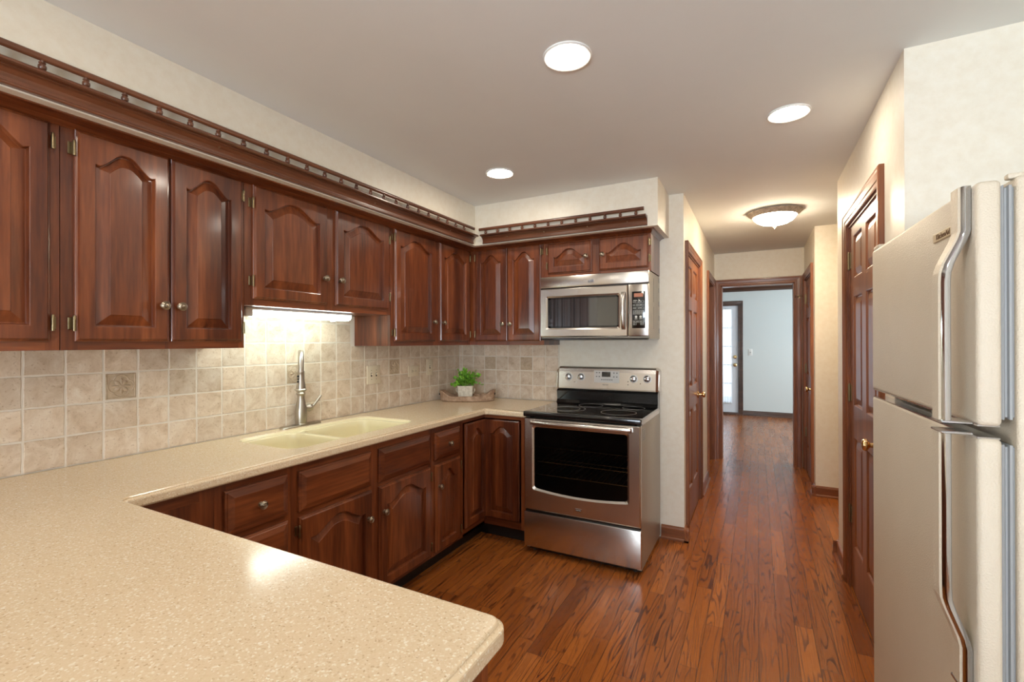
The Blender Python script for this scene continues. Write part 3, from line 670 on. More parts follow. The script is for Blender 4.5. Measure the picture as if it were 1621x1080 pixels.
# gallery rails ---------------------------------------------------------
GP = [(0, 0), (0.016, 0), (0.019, 0.003), (0.019, 0.008), (0.015, 0.011), (0.015, 0.020), (0.019, 0.031), (0.029, 0.042), (0.037, 0.045), (0.037, 0.048), (0.054, 0.049), (0.060, 0.052), (0.060, 0.058), (0.055, 0.062), (0, 0.062)]
def gallery(name, p0, p1, out, n, first, step, label, rp0, rp1):
    t = thing(name, p0, 0, label, 'rail', None); P0 = Vector(p0); d = (Vector(p1) - P0); u = d.normalized(); out = Vector(out)
    mat = M_GAL if abs(u.y) > .5 else M_GALX
    b = MB(); b.sweep(GP, (0, 0, 0), d, out, mat); b.build('shelf_molding', t)
    b = MB(); c0 = Vector(rp0) - P0; c1 = Vector(rp1) - P0
    ring = [(math.cos(a) * 0.0085, math.sin(a) * 0.011) for a in [2 * PI * i / 12 for i in range(12)]]
    b.rings([[c0 + out * p + Vector((0, 0, q)) for p, q in ring], [c1 + out * p + Vector((0, 0, q)) for p, q in ring]], mat, True, True, True, True); b.build('top_rail', t)
    sp = MB(); hgt = c0.z - 0.009 - 0.062
    sp.lathe([(0.0085, -0.001), (0.0095, 0.002), (0.0085, 0.0045), (0.0065, 0.006), (0.0092, 0.009), (0.0104, 0.015), (0.0098, 0.020), (0.0068, 0.0235), (0.0062, 0.0245), (0.0085, 0.0265), (0.0085, 0.029), (0.0055, 0.031), (0.0055, hgt + 0.003)], M_GAL, (0, 0, 0), seg=12)
    first_o = None
    for k in range(n):
        loc = out * (c0.dot(out)) + u * (first + step * k) + Vector((0, 0, 0.062))
        if first_o is None: first_o = sp.build('spindle', t, loc=loc)
        else:
            c = first_o.copy(); COL.objects.link(c); c.parent = t; c.location = loc
    for q in (0.18, 0.42, 0.68, 0.9):
        s_ = MB(); s_.lathe([(0.0045, 0), (0.0045, 0.001), (0.002, 0.0012)], M_PEWTER, d * q + out * 0.0325 + Vector((0, 0, 0.030)), out + Vector((0, 0, -.7)), 10); s_.build('screw', t)
    return t
y_first = 0.581 - 8 * 0.1015
gallery('gallery_rail', (XSOF, -0.27, 2.113), (XSOF, 2.972, 2.113), (1, 0, 0), 31, y_first + 0.27, 0.1015, 'long wooden gallery rail with turned spindles on the soffit over the sink wall',
        (-1.858, -0.27, 2.219), (-1.858, 2.95, 2.219))
gallery('gallery_rail', (-1.815, YSOF, 2.113), (-0.612, YSOF, 2.113), (0, -1, 0), 12, 0.036, 0.1002, 'short wooden gallery rail with turned spindles on the soffit over the microwave',
        (-1.835, YSOF - 0.034, 2.216), (-0.628, YSOF - 0.034, 2.216))

# base cabinets -----------------------------------------------------------
XB = -1.714; YBF = 2.849; ZBT = 0.873; BD = 0.60
o = 0.69
cabinet('base_cabinet', (XB, o, 0), PI / 2, 0.297, BD, 0, ZBT, 'corner base cabinet where the peninsula meets the sink run', 'cabinet', None,
        [dl(0.70, 0.948, 0.155, 0.838, o, inset=True, name='door')], toe=True)
o = 0.988
cabinet('base_cabinet', (XB, o, 0), PI / 2, 0.308, BD, 0, ZBT, 'narrow base cabinet with a stack of drawers near the peninsula', 'cabinet', None, [],
        [dl(1.019, 1.277, 0.677, 0.842, o), dl(1.019, 1.277, 0.46, 0.651, o), dl(1.019, 1.277, 0.29, 0.434, o), dl(1.019, 1.277, 0.122, 0.266, o)], toe=True)
o = 1.297
cabinet('base_cabinet', (XB, o, 0), PI / 2, 0.942, BD, 0, ZBT, 'wide sink base cabinet with two blank drawer fronts over two arched doors', 'cabinet', None,
        [dl(1.330, 1.748, 0.122, 0.645, o, hinge=-1, knob=(0.386, 0.390)), dl(1.797, 2.219, 0.122, 0.645, o, hinge=1, knob=(0.028, 0.392))],
        [dl(1.328, 1.744, 0.667, 0.838, o, knob=False, name='false_drawer_front'), dl(1.797, 2.217, 0.667, 0.838, o, knob=False, name='false_drawer_front')], toe=True)
o = 2.240
cabinet('base_cabinet', (XB, o, 0), PI / 2, 0.315, BD, 0, ZBT, 'narrow base cabinet with one drawer over one arched door, right of the sink base', 'cabinet', None,
        [dl(2.267, 2.530, 0.122, 0.645, o, hinge=1, knob=(0.027, 0.392))], [dl(2.262, 2.527, 0.672, 0.838, o)], toe=True)
# lazy-susan corner: two folding leaves set in a dark gap
t = thing('corner_base_cabinet', (XB, YBF, 0), 0, 'corner base cabinet with two arched door leaves meeting beside the range', 'cabinet')
b = MB()
b.box((-BD, -0.292, 0.102), (-0.021, -0.276, ZBT), M_WV); b.box((0.325, 0.021, 0.102), (0.341, 0.575, ZBT), M_WV); b.box((-BD, -0.276, 0.102), (-0.0, 0.575, 0.118), M_WH); b.box((0.0, 0.021, 0.102), (0.325, 0.575, 0.118), M_WH)
b.box((-BD, 0.565, 0.118), (0.325, 0.575, ZBT), M_WV); b.box((-BD, -0.276, 0.118), (-BD + 0.01, 0.565, ZBT), M_WV); b.build('cabinet_body', t)
b = MB()
b.box((-0.02, -0.292, 0.102), (0, -0.272, ZBT), M_WV); b.box((-0.02, -0.272, 0.847), (0, 0.02, ZBT), M_TRIM); b.box((-0.02, -0.272, 0.102), (0, 0.02, 0.150), M_TRIM)
b.box((0.291, 0, 0.102), (0.341, 0.02, ZBT), M_WV); b.box((0, 0, 0.847), (0.291, 0.02, ZBT), M_WH); b.box((0, 0, 0.102), (0.291, 0.02, 0.150), M_WH); b.build('face_frame', t)
b = MB(); b.box((-0.088, -0.292, 0), (-0.072, 0.088, 0.104), M_TOE); b.box((-0.072, 0.072, 0), (0.341, 0.088, 0.104), M_TOE); b.build('toe_kick', t)
L1 = front_mb(0.272, 0.684, 'arch', 0.046, 0.048).build('door_leaf', t, loc=(0.006, -0.268, 0.157), rotz=PI / 2)
L2 = front_mb(0.272, 0.684, 'arch', 0.046, 0.048).build('door_leaf', t, loc=(0.012, -0.004, 0.157))
# peninsula run (doors face the kitchen)
cabinet('peninsula_cabinet', (-0.405, 0.683, 0), PI, 1.305, 0.58, 0, ZBT, 'base cabinet under the peninsula countertop with its end panel facing the floor', 'cabinet', None,
        [dict(x=0.03, w=0.40, z=0.122, h=0.523, hinge=-1, knob=(0.37, 0.39)), dict(x=0.45, w=0.40, z=0.122, h=0.523, hinge=-1, knob=(0.37, 0.39)), dict(x=0.87, w=0.40, z=0.122, h=0.523, hinge=1, knob=(0.03, 0.39))],
        [dict(x=0.03, w=0.40, z=0.67, h=0.168), dict(x=0.45, w=0.40, z=0.67, h=0.168), dict(x=0.87, w=0.40, z=0.67, h=0.168)], toe=True)

# ------------------------------------------------------------------ countertop with sink cut-out
def rrect(x0, x1, y0, y1, r, seg=8):
    pts = []
    for cx, cy, a in ((x1 - r, y1 - r, 0), (x0 + r, y1 - r, 90), (x0 + r, y0 + r, 180), (x1 - r, y0 + r, 270)):
        for i in range(seg + 1):
            t_ = math.radians(a + 90 * i / seg); pts.append((cx + r * math.cos(t_), cy + r * math.sin(t_)))
    return pts
def fillet(poly, radii, seg=7):
    out = []; n = len(poly)
    for i, p in enumerate(poly):
        r = radii[i]
        if r <= 0: out.append(p); continue
        p = Vector(p); a = (Vector(poly[i - 1]) - p).normalized(); c = (Vector(poly[(i + 1) % n]) - p).normalized()
        p0, p1 = p + a * r, p + c * r; cen = p + a * r + c * r
        for k in range(seg + 1):
            th = k / seg * PI / 2; q = cen - c * r * math.cos(th) - a * r * math.sin(th); out.append((q.x, q.y))
    return out
def inset(poly, d):
    n = len(poly); out = []
    for i in range(n):
        p, a, c = Vector(poly[i]), Vector(poly[i - 1]), Vector(poly[(i + 1) % n])
        e1 = (p - a).normalized(); e2 = (c - p).normalized(); n1 = Vector((-e1.y, e1.x)); n2 = Vector((-e2.y, e2.x))
        m = (n1 + n2).normalized(); k = d / max(0.3, m.dot(n1)); q = p + m * k; out.append((q.x, q.y))
    return out
def fill(mb, loops, z, mat):
    bm = bmesh.new(); es = []
    for lp in loops:
        vs = [bm.verts.new((x, y, z)) for x, y in lp]
        for i in range(len(vs)): es.append(bm.edges.new((vs[i], vs[(i + 1) % len(vs)])))
    bmesh.ops.triangle_fill(bm, use_beauty=True, use_dissolve=False, edges=es)
    mb.from_bm(bm, mat)
ZK = 0.914
OUT = fillet([(XL + 0.001, -0.10), (-0.374, -0.10), (-0.374, 0.707), (-1.682, 0.707), (-1.682, 2.818), (-1.372, 2.818), (-1.372, YB - 0.001), (XL + 0.001, YB - 0.001)], [0, 0.03, 0.032, 0.02, 0.02, 0.004, 0, 0])
HOLE = rrect(-2.222, -1.788, 1.362, 2.205, 0.075)
b = MB(); prof = [(0.0135, ZK), (0.011, ZK - 0.0008), (0.0095, ZK - 0.003), (0.0095, ZK - 0.006), (0.005, ZK - 0.0072), (0.001, ZK - 0.010), (0, ZK - 0.013), (0, ZK - 0.033), (0.002, ZK - 0.037), (0.006, ZK - 0.0405)]
b.rings([[(x, y, z) for x, y in inset(OUT, d)] for d, z in prof], M_COUNTER, True, False, False, False)
fill(b, [inset(OUT, prof[0][0]), HOLE], ZK, M_COUNTER)
fill(b, [inset(OUT, prof[-1][0]), inset(HOLE[::-1], 0.004)[::-1]], ZK - 0.0405, M_COUNTER)
b.rings([[(x, y, z) for x, y in inset(HOLE, d)] for d, z in ((0, ZK), (0.004, ZK - 0.004), (0.004, ZK - 0.0405))], M_COUNTER, True, False, False, False)
b.build('countertop', label='speckled beige solid-surface countertop wrapping from peninsula along the sink wall to the range', cat='countertop')
# sink
b = MB(); I0 = inset(HOLE, 0.0045)
bowls = [rrect(-2.185, -1.812, 1.395, 1.672, 0.06), rrect(-2.185, -1.812, 1.715, 2.165, 0.06)]
b.rings([[(x, y, z) for x, y in inset(HOLE, d)] for d, z in ((0.0045, ZK - 0.002), (0.010, ZK - 0.004), (0.016, ZK - 0.014))], M_SINK, True, smooth=True)
fill(b, [inset(HOLE, 0.016)] + [inset(x, -0.012) for x in bowls], ZK - 0.014, M_SINK)
for bw in bowls:
    b.rings([[(x, y, z) for x, y in inset(bw, d)] for d, z in ((-0.012, ZK - 0.014), (-0.004, ZK - 0.0165), (0.0, ZK - 0.024), (0.004, ZK - 0.05), (0.010, ZK - 0.17), (0.018, ZK - 0.19), (0.035, ZK - 0.198), (0.06, ZK - 0.200))], M_SINK, True, False, True, True)
sink = b.build('kitchen_sink', label='almond double-bowl sink set into the countertop beneath the light', cat='sink')
for y in (1.535, 1.94):
    b = MB(); b.lathe([(0.044, 0), (0.044, 0.003), (0.036, 0.002), (0.034, -0.0), (0, -0.0)], M_CHROME, (-2.0, y, ZK - 0.1995), seg=24, caps=False); b.build('drain', sink)

# faucet ------------------------------------------------------------------
fx, fy = -2.268, 1.782
t = thing('kitchen_faucet', (fx, fy, ZK), 0, 'brushed nickel pull-down faucet standing behind the double sink', 'faucet')
b = MB(); pl = rrect(-0.028, 0.028, -0.128, 0.128, 0.027)
b.rings([[(x, y, z) for x, y in inset(pl, d)] for d, z in ((0, 0.0), (0, 0.005), (0.003, 0.008), (0.007, 0.009))], M_NICKEL, True, True, True, True); b.build('base_plate', t)
b = MB(); b.lathe([(0.030, 0.008), (0.031, 0.012), (0.029, 0.015), (0.0295, 0.018), (0.031, 0.026), (0.0325, 0.05), (0.0325, 0.075), (0.030, 0.098), (0.025, 0.125), (0.020, 0.148), (0.0185, 0.165), (0.0195, 0.172), (0.024, 0.177), (0.025, 0.181), (0.0225, 0.186), (0.0175, 0.189), (0.015, 0.190)], M_NICKEL, seg=32); b.build('faucet_body', t)
dirv = (Vector((0, 0, 0)) - Vector((fx, fy, 0))).normalized(); Rr = 0.098
path = [Vector((0, 0, 0.185)), Vector((0, 0, 0.25)), Vector((0, 0, 0.318))]
for i in range(1, 15):
    a = PI * i / 14; path.append(dirv * (Rr - Rr * math.cos(a)) + Vector((0, 0, 0.318 + Rr * math.sin(a) * 0.98)))
path.append(dirv * (2 * Rr) + Vector((0, 0, 0.330 - 0.02)))
b = MB(); b.tube(path, 0.0145, M_NICKEL, 18); b.build('spout', t)
b = MB(); hp = dirv * (2 * Rr)
b.lathe([(0.016, 0.318), (0.0175, 0.314), (0.0175, 0.309), (0.0155, 0.305), (0.0160, 0.290), (0.0175, 0.265), (0.0215, 0.245), (0.0235, 0.232), (0.0235, 0.226), (0.030, 0.221), (0.030, 0.218), (0.022, 0.211), (0.012, 0.209)], M_NICKEL, hp, seg=28); 
hd = b.build('spray_head', t)
sd = Vector((-dirv.y, dirv.x, 0))      # to the side
for z, r in ((0.290, 0.0055), (0.276, 0.005), (0.262, 0.006)):
    q = hp + (dirv * 0.55 + -sd * 0.84).normalized() * -1 * 0
    side = (dirv * 0.62 - Vector((dirv.y, -dirv.x, 0)) * -0.78)
    q = hp + (dirv * 0.62 + Vector((dirv.y, -dirv.x, 0)) * 0.78) * 0.0155
    b = MB(); b.lathe([(r, 0), (r * 0.9, 0.004), (0, 0.005)], M_RUB, q + Vector((0, 0, z)), (q - hp), 12, caps=False); b.build('spray_button', hd)
b = MB(); b.lathe([(0.019, 0.022), (0.0195, 0.050), (0.021, 0.052), (0.021, 0.056), (0.0185, 0.058), (0.018, 0.070), (0.010, 0.078), (0, 0.079)], M_NICKEL, (0, 0, 0.094), (0, 1, 0), 24, caps=False)
b.build('handle_hub', t)
b = MB(); b.tube([(0, 0.070, 0.094), (0.0, 0.082, 0.103), (0.0, 0.108, 0.128), (0, 0.135, 0.156)], 0.006, M_NICKEL, 12, radii=[0.010, 0.006, 0.0075, 0.0085]); b.build('lever', t)

# under-cabinet light --------------------------------------------------------
t = thing('under_cabinet_light', (-2.135, 1.68, 1.548), 0, 'lit white strip light fixed beneath the cabinet over the sink', 'light')
b = MB(); b.box((-0.035, -0.325, -0.014), (0.038, 0.318, 0), M_WHITE, 0.003); b.build('housing', t)
b = MB(); ring = [(0.034, -0.006), (0.036, -0.020), (0.028, -0.036), (0.010, -0.043), (-0.015, -0.043), (-0.030, -0.034), (-0.033, -0.014), (-0.03, -0.006)]
b.rings([[(x, -0.288, z) for x, z in ring], [(x, 0.312, z) for x, z in ring]], M_TUBE, True, True, True, True); b.build('diffuser', t, label='glowing white diffuser')
b = MB(); b.box((-0.036, -0.325, -0.044), (0.037, -0.289, -0.004), M_WHITE, 0.004); b.box((-0.01, 0.20, -0.052), (0.01, 0.215, -0.042), M_WHITE); b.build('end_cap', t)

# ------------------------------------------------------------------ backsplash
def tile_mb(b, u0, u1, z0, z1, P, d=0.0055, tid=0.5):
    """P maps (u, out, z) to space; irregular edges"""
    n = 5; lp = []
    def jit(): return random.uniform(-0.0011, 0.0011)
    for i in range(n): lp.append((u0 + (u1 - u0) * i / n, z0 + jit()))
    for i in range(n): lp.append((u1 + jit(), z0 + (z1 - z0) * i / n))
    for i in range(n): lp.append((u1 - (u1 - u0) * i / n, z1 + jit()))
    for i in range(n): lp.append((u0 + jit(), z1 - (z1 - z0) * i / n))
    cu, cz = (u0 + u1) / 2, (z0 + z1) / 2
    def ring(k, o): return [P(cu + (u - cu) * k, o, cz + (z - cz) * k) for u, z in lp]
    o = len(b.v); rs = [ring(1.0, 0.002), ring(0.995, d - 0.0015), ring(0.965, d)]
    for r in rs: b.v += r
    N_ = len(lp); k = b.mi(M_TILE)
    for i in range(2):
        for j in range(N_): b.f.append([o + i * N_ + j, o + i * N_ + (j + 1) % N_, o + (i + 1) * N_ + (j + 1) % N_, o + (i + 1) * N_ + j]); b.m.append(k); b.sm.append(False); b.attr.append(tid)
    b.f.append([o + 2 * N_ + j for j in range(N_)]); b.m.append(k); b.sm.append(False); b.attr.append(tid)
def accent_mb(P, s=0.104):
    """carved tile; P maps (u,out,z) centred"""
    b = MB(); h = s / 2
    def sq(k, o): return [P(-h * k, o, -h * k), P(h * k, o, -h * k), P(h * k, o, h * k), P(-h * k, o, h * k)]
    b.rings([sq(1, 0.001), sq(1, 0.0055), sq(0.93, 0.0066), sq(0.88, 0.0046)], M_ACCENT, True, False, True, False)
    # scalloped medallion rim
    pts = []
    n = 48
    def rad(a):
        best = 0
        for k in range(4):
            dl_ = a - k * PI / 2; q = 0.026 ** 2 - (0.0195 * math.sin(dl_)) ** 2
            if q > 0: best = max(best, 0.0195 * math.cos(dl_) + math.sqrt(q))
        return best
    prof = [(1.07, 0.0045), (1.04, 0.0074), (0.97, 0.0074), (0.92, 0.0052)]
    b.rings([[P(math.cos(2 * PI * i / n) * rad(2 * PI * i / n) * k, o, math.sin(2 * PI * i / n) * rad(2 * PI * i / n) * k) for i in range(n)] for k, o in prof], M_ACCENT, True, False, True, True)
    for k in range(8):
        a = k * PI / 4 + (0 if k % 2 else 0); L_ = 0.034 if k % 2 == 0 else 0.030; wd = 0.0055 if k % 2 == 0 else 0.009
        rs = []
        for f, ww, o in ((0.08, 0.35, 0.0070), (0.3, 0.8, 0.0090), (0.6, 1.0, 0.0098), (0.85, 0.7, 0.0085), (1.0, 0.08, 0.0058)):
            r_ = L_ * f; row = []
            for q, oo in ((-1, 0.005), (-0.5, o), (0, o + 0.0006), (0.5, o), (1, 0.005)):
                x = r_ * math.cos(a) - q * wd * ww * math.sin(a); z = r_ * math.sin(a) + q * wd * ww * math.cos(a); row.append(P(x, oo, z))
            rs.append(row)
        b.rings(rs, M_ACCENT, False, smooth=True)
    b.lathe([(0.007, 0.0), (0.006, 0.003), (0, 0.0042)], M_ACCENT, P(0, 0.006, 0), Vector(P(0, 1, 0)) - Vector(P(0, 0, 0)), 14, caps=False)
    return b
GZ = [0.9145, 1.030, 1.146, 1.262]
def backsplash(name, axis, lines, label, top_of, accents, grout_ext):
    b = MB()
    if axis == 'y': P = lambda u, o, z: (XL + 0.001 + o, u, z)
    else: P = lambda u, o, z: (u, YB - 0.001 - o, z)
    # grout bed
    for (u0, u1, zt) in grout_ext:
        q = [P(u0, 0, ZK + 0.0006), P(u1, 0, ZK + 0.0006), P(u1, 0, zt), P(u0, 0, zt), P(u0, 0.0038, ZK + 0.0006), P(u1, 0.0038, ZK + 0.0006), P(u1, 0.0038, zt), P(u0, 0.0038, zt)]
        b.add(q, [(0, 1, 2, 3), (4, 5, 6, 7), (0, 1, 5, 4), (1, 2, 6, 5), (2, 3, 7, 6), (3, 0, 4, 7)], M_GROUT)
    g = 0.0028
    for i in range(len(lines) - 1):
        u0, u1 = lines[i] + g, lines[i + 1] - g; zt = top_of((u0 + u1) / 2)
        zs = list(GZ)
        while zs[-1] < zt - 0.002: zs.append(min(zs[-1] + 0.116, zt + (g if zs[-1] + 0.116 > zt else 0)))
        for j in range(len(zs) - 1):
            if (i, j) in accents: continue
            if zs[j + 1] - zs[j] < 0.012: continue
            tile_mb(b, u0, u1, zs[j] + g, min(zs[j + 1] - g, zt - 0.001), P, 0.0055 + random.uniform(-0.0006, 0.0006), random.uniform(0.03, 1))
    o = b.build(name, label=label, cat='backsplash')
    for (i, j) in accents:
        cu, cz = (lines[i] + lines[i + 1]) / 2, (GZ[j] + GZ[j + 1]) / 2
        if axis == 'y': PA = lambda u, oo, z: (XL + 0.001 + oo, cu + u, cz + z)
        else: PA = lambda u, oo, z: (cu + u, YB - 0.001 - oo, cz + z)
        accent_mb(PA).build('accent_tile', o, label='carved brown flower tile')
    return o
ystart = 0.669 - 8 * 0.1166
linesL = [ystart + 0.11668 * k for k in range(40)]; linesL = [y for y in linesL if y < YB - 0.02] + [YB - 0.008]
def near(y): return min(range(len(linesL)), key=lambda i: abs(linesL[i] - y))
topL = lambda y: 1.547 if 1.29 < y < 2.22 else 1.356
backsplash('tile_backsplash', 'y', linesL, 'tumbled stone tile backsplash on the sink wall', topL, {(near(0.905), 2), (near(1.722), 2), (near(2.538), 2)}, [(ystart, 1.29, 1.356), (1.29, 2.22, 1.547), (2.22, YB - 0.002, 1.356)])
linesB = sorted([-1.380 - 0.1125 * k for k in range(9)]); linesB = [x for x in linesB if x > XL + 0.02]; linesB = [XL + 0.008] + linesB
def nearb(x): return min(range(len(linesB)), key=lambda i: abs(linesB[i] - x))
backsplash('tile_backsplash', 'x', linesB, 'tumbled stone tile backsplash on the range wall corner', lambda x: 1.356, {(nearb(-2.055), 2), (nearb(-1.7175), 2)}, [(XL + 0.006, -1.376, 1.356)])

# outlet and switch plates ------------------------------------------------
def plate(name, org, rot, w, h, label, cat, kind, mat=M_PLATE):
    t = thing(name, org, rot, label, cat); b = MB()
    b.box((-w / 2, -0.006, -h / 2), (w / 2, 0, h / 2), mat, 0.002, 2); b.build('cover_plate', t)
    if kind == 'out':
        for sx in (-0.0195, 0.0195):
            b = MB(); b.lathe([(0.0165, 0), (0.0165, 0.0015), (0, 0.0016)], mat, (sx, -0.006, 0), (0, -1, 0), 20, caps=False)
            for q in (-0.0055, 0.0055): b.box((sx - 0.0035, -0.0082, q - 0.0011), (sx + 0.0035, -0.0074, q + 0.0011), M_HOLE)
            b.box((sx + 0.006, -0.0082, -0.002), (sx + 0.0095, -0.0074, 0.002), M_HOLE); b.build('receptacle', t)
    else:
        for sx in ([0] if kind == 1 else [-0.023, 0.023]):
            b = MB(); b.box((sx - 0.0055, -0.0065, -0.012), (sx + 0.0055, -0.0058, 0.012), M_HOLE); b.box((sx - 0.004, -0.016, -0.001), (sx + 0.004, -0.006, 0.009), mat, 0.0015); b.build('toggle', t)
    for sx in ((-0.023, 0.023) if kind == 2 else (0,)):
        for sz in ((0,) if kind == 'out' else (-0.03, 0.03)):
            b = MB(); b.lathe([(0.0028, 0), (0.0028, 0.0008), (0, 0.001)], M_HINGE, (sx, -0.006, sz), (0, -1, 0), 10, caps=False); b.build('screw', t)
xo = XL + 0.0078
plate('switch_plate', (xo, 2.383, 1.161), PI / 2, 0.122, 0.124, 'ivory double light switch plate right of the faucet', 'switch', 2)
plate('outlet_plate', (xo, 2.799, 1.162), PI / 2, 0.122, 0.080, 'ivory outlet plate mounted sideways on the stone tile', 'outlet', 'out')
plate('switch_plate', (xo, 2.997, 1.182), PI / 2, 0.078, 0.124, 'ivory single light switch plate nearest the kitchen corner', 'switch', 1)
plate('switch_plate', (-0.118, FAR_Y, 1.177), 0, 0.072, 0.118, 'white light switch plate on the far room wall beside the glazed door', 'switch', 1, M_PLATEW)

# ------------------------------------------------------------------ range
RX0, RX1, RYF = -1.366, -0.606, 2.790
t = thing('electric_range', (RX0, RYF, 0), 0, 'stainless steel electric range with black glass cooktop', 'range'); RW = RX1 - RX0
b = MB()
b.box((0.003, 0.018, 0.025), (0.03, 0.615, 0.885), M_SIDE, 0.002); b.box((RW - 0.03, 0.018, 0.025), (RW - 0.003, 0.615, 0.885), M_SIDE, 0.002)
b.box((0.03, 0.02, 0.025), (RW - 0.03, 0.60, 0.36), M_BLACK); b.box((0.03, 0.50, 0.36), (RW - 0.03, 0.60, 0.885), M_BLACK); b.box((0.03, 0.02, 0.865), (RW - 0.03, 0.50, 0.885), M_BLACK)
b.box((0.03, 0.02, 0.36), (0.06, 0.50, 0.865), M_BLACK); b.box((RW - 0.06, 0.02, 0.36), (RW - 0.03, 0.50, 0.865), M_BLACK)
for k in range(6): b.box((RW - 0.004, 0.045, 0.79 + k * 0.012), (RW - 0.0022, 0.115, 0.795 + k * 0.012), M_BLACK)
b.build('body', t)
b = MB(); b.box((-0.002, -0.022, 0.892), (RW + 0.002, 0.03, 0.926), M_BLACK, 0.006, 2); b.box((-0.002, 0.02, 0.905), (RW + 0.002, 0.56, 0.9235), M_GLASS, 0.003)
b.box((RW - 0.001, 0.02, 0.8855), (RW + 0.0022, 0.56, 0.912), M_STEEL); b.box((-0.0022, 0.02, 0.8855), (0.001, 0.56, 0.912), M_STEEL)
ct = b.build('cooktop', t)
for cx, cy, rr in ((0.212, 0.225, 0.125), (0.212, 0.225, 0.088), (0.570, 0.212, 0.112), (0.305, 0.455, 0.085), (0.610, 0.455, 0.075)):
    b = MB(); b.lathe([(rr - 0.0007, 0.9236), (rr - 0.0007, 0.9239), (rr + 0.0007, 0.9239), (rr + 0.0007, 0.9236)], M_PANELG, (cx, cy, 0), seg=56, caps=False, smooth=False); b.build('burner_ring', ct)
# backguard
b = MB(); g = [(0.54, 0.923), (0.555, 0.945), (0.548, 1.010), (0.560, 1.022), (0.625, 1.022), (0.625, 0.90), (0.54, 0.90)]
b.rings([[(0.006, y, z) for y, z in g], [(RW - 0.006, y, z) for y, z in g]], M_BLACK, True, True, True, False); b.build('backguard_base', t)
b = MB(); g = [(0.562, 1.024), (0.548, 1.030), (0.548, 1.040), (0.560, 1.155), (0.566, 1.180), (0.582, 1.192), (0.625, 1.194), (0.632, 1.18), (0.632, 1.024)]
sh = lambda k: [(y, z - k * 0.018 * max(0, (z - 1.1) / 0.09)) for y, z in g]
def gx(x, k): 
    return [(x, y if k == 0 else y + (0.012 if y < 0.6 else 0), z) for y, z in sh(k)]
b.rings([gx(-0.004, 1), gx(0.004, 0.4), gx(0.02, 0), gx(RW - 0.02, 0), gx(RW - 0.004, 0.4), gx(RW + 0.004, 1)], M_STEEL, True, True, True, False); cp = b.build('control_panel', t)
tilt = math.atan2(0.012, 0.115)
def onp(z): return 0.548 + (z - 1.04) * 0.012 / 0.115
for kx, kz in ((0.100, 1.117), (0.198, 1.119), (0.588, 1.116), (0.683, 1.118)):
    b = MB(); b.lathe([(0.029, 0), (0.029, 0.0015), (0.026, 0.002)], M_PANELG, (kx, onp(kz), kz), (0, -1, tilt * 1), 26)
    b.lathe([(0.023, 0.001), (0.022, 0.012), (0.019, 0.014), (0.018, 0.016), (0.017, 0.026), (0.014, 0.028), (0, 0.028)], M_CHROME, (kx, onp(kz), kz), (0, -1, tilt), 26, caps=False)
    b.box((kx - 0.0035, onp(kz) - 0.036, kz - 0.019), (kx + 0.0035, onp(kz) - 0.012, kz + 0.019), M_CHROME, 0.002); b.build('control_knob', cp, label='chrome burner knob')
def pbox(x0, x1, z0, z1, lift, mat, bev=0.0):
    b = MB(); P = lambda x, z, l: (x, onp(z) - l, z)
    b.add([P(x0, z0, 0), P(x1, z0, 0), P(x1, z1, 0), P(x0, z1, 0), P(x0, z0, lift), P(x1, z0, lift), P(x1, z1, lift), P(x0, z1, lift)], [(0, 1, 2, 3), (4, 5, 6, 7), (0, 1, 5, 4), (1, 2, 6, 5), (2, 3, 7, 6), (3, 0, 4, 7)], mat); return b
kp = pbox(0.298, 0.484, 1.082, 1.168, 0.0015, M_PANELG).build('keypad', cp)
pbox(0.356, 0.420, 1.124, 1.160, 0.0022, M_BLACK).build('display', kp, label='dark clock display')
kk = MB()
for zz in (1.150, 1.122):
    for xx in (0.312, 0.332): q = pbox(xx, xx + 0.010, zz, zz + 0.006, 0.0019, M_INKD); kk.add(q.v, q.f, M_INKD)
    for xx in (0.440, 0.462): q = pbox(xx, xx + 0.010, zz, zz + 0.006, 0.0019, M_INKD); kk.add(q.v, q.f, M_INKD)
for i in range(6): q = pbox(0.352 + i * 0.015, 0.361 + i * 0.015, 1.100, 1.106, 0.0019, M_INKD); kk.add(q.v, q.f, M_INKD)
kk.build('key_print', kp)
for xx, zz, mm in ((0.142, 1.077, M_INK), (0.156, 1.077, M_PANELG), (0.632, 1.080, M_INK), (0.545, 1.092, M_INKD), (0.545, 1.070, M_INKD)):
    pbox(xx, xx + 0.006, zz, zz + 0.006, 0.001, mm).build('panel_mark', cp)
text('brand_lettering', 'MAYTAG', 0.011, M_INKD, cp, (0.385, onp(1.066) - 0.0006, 1.066), (PI / 2 - tilt, 0, 0))
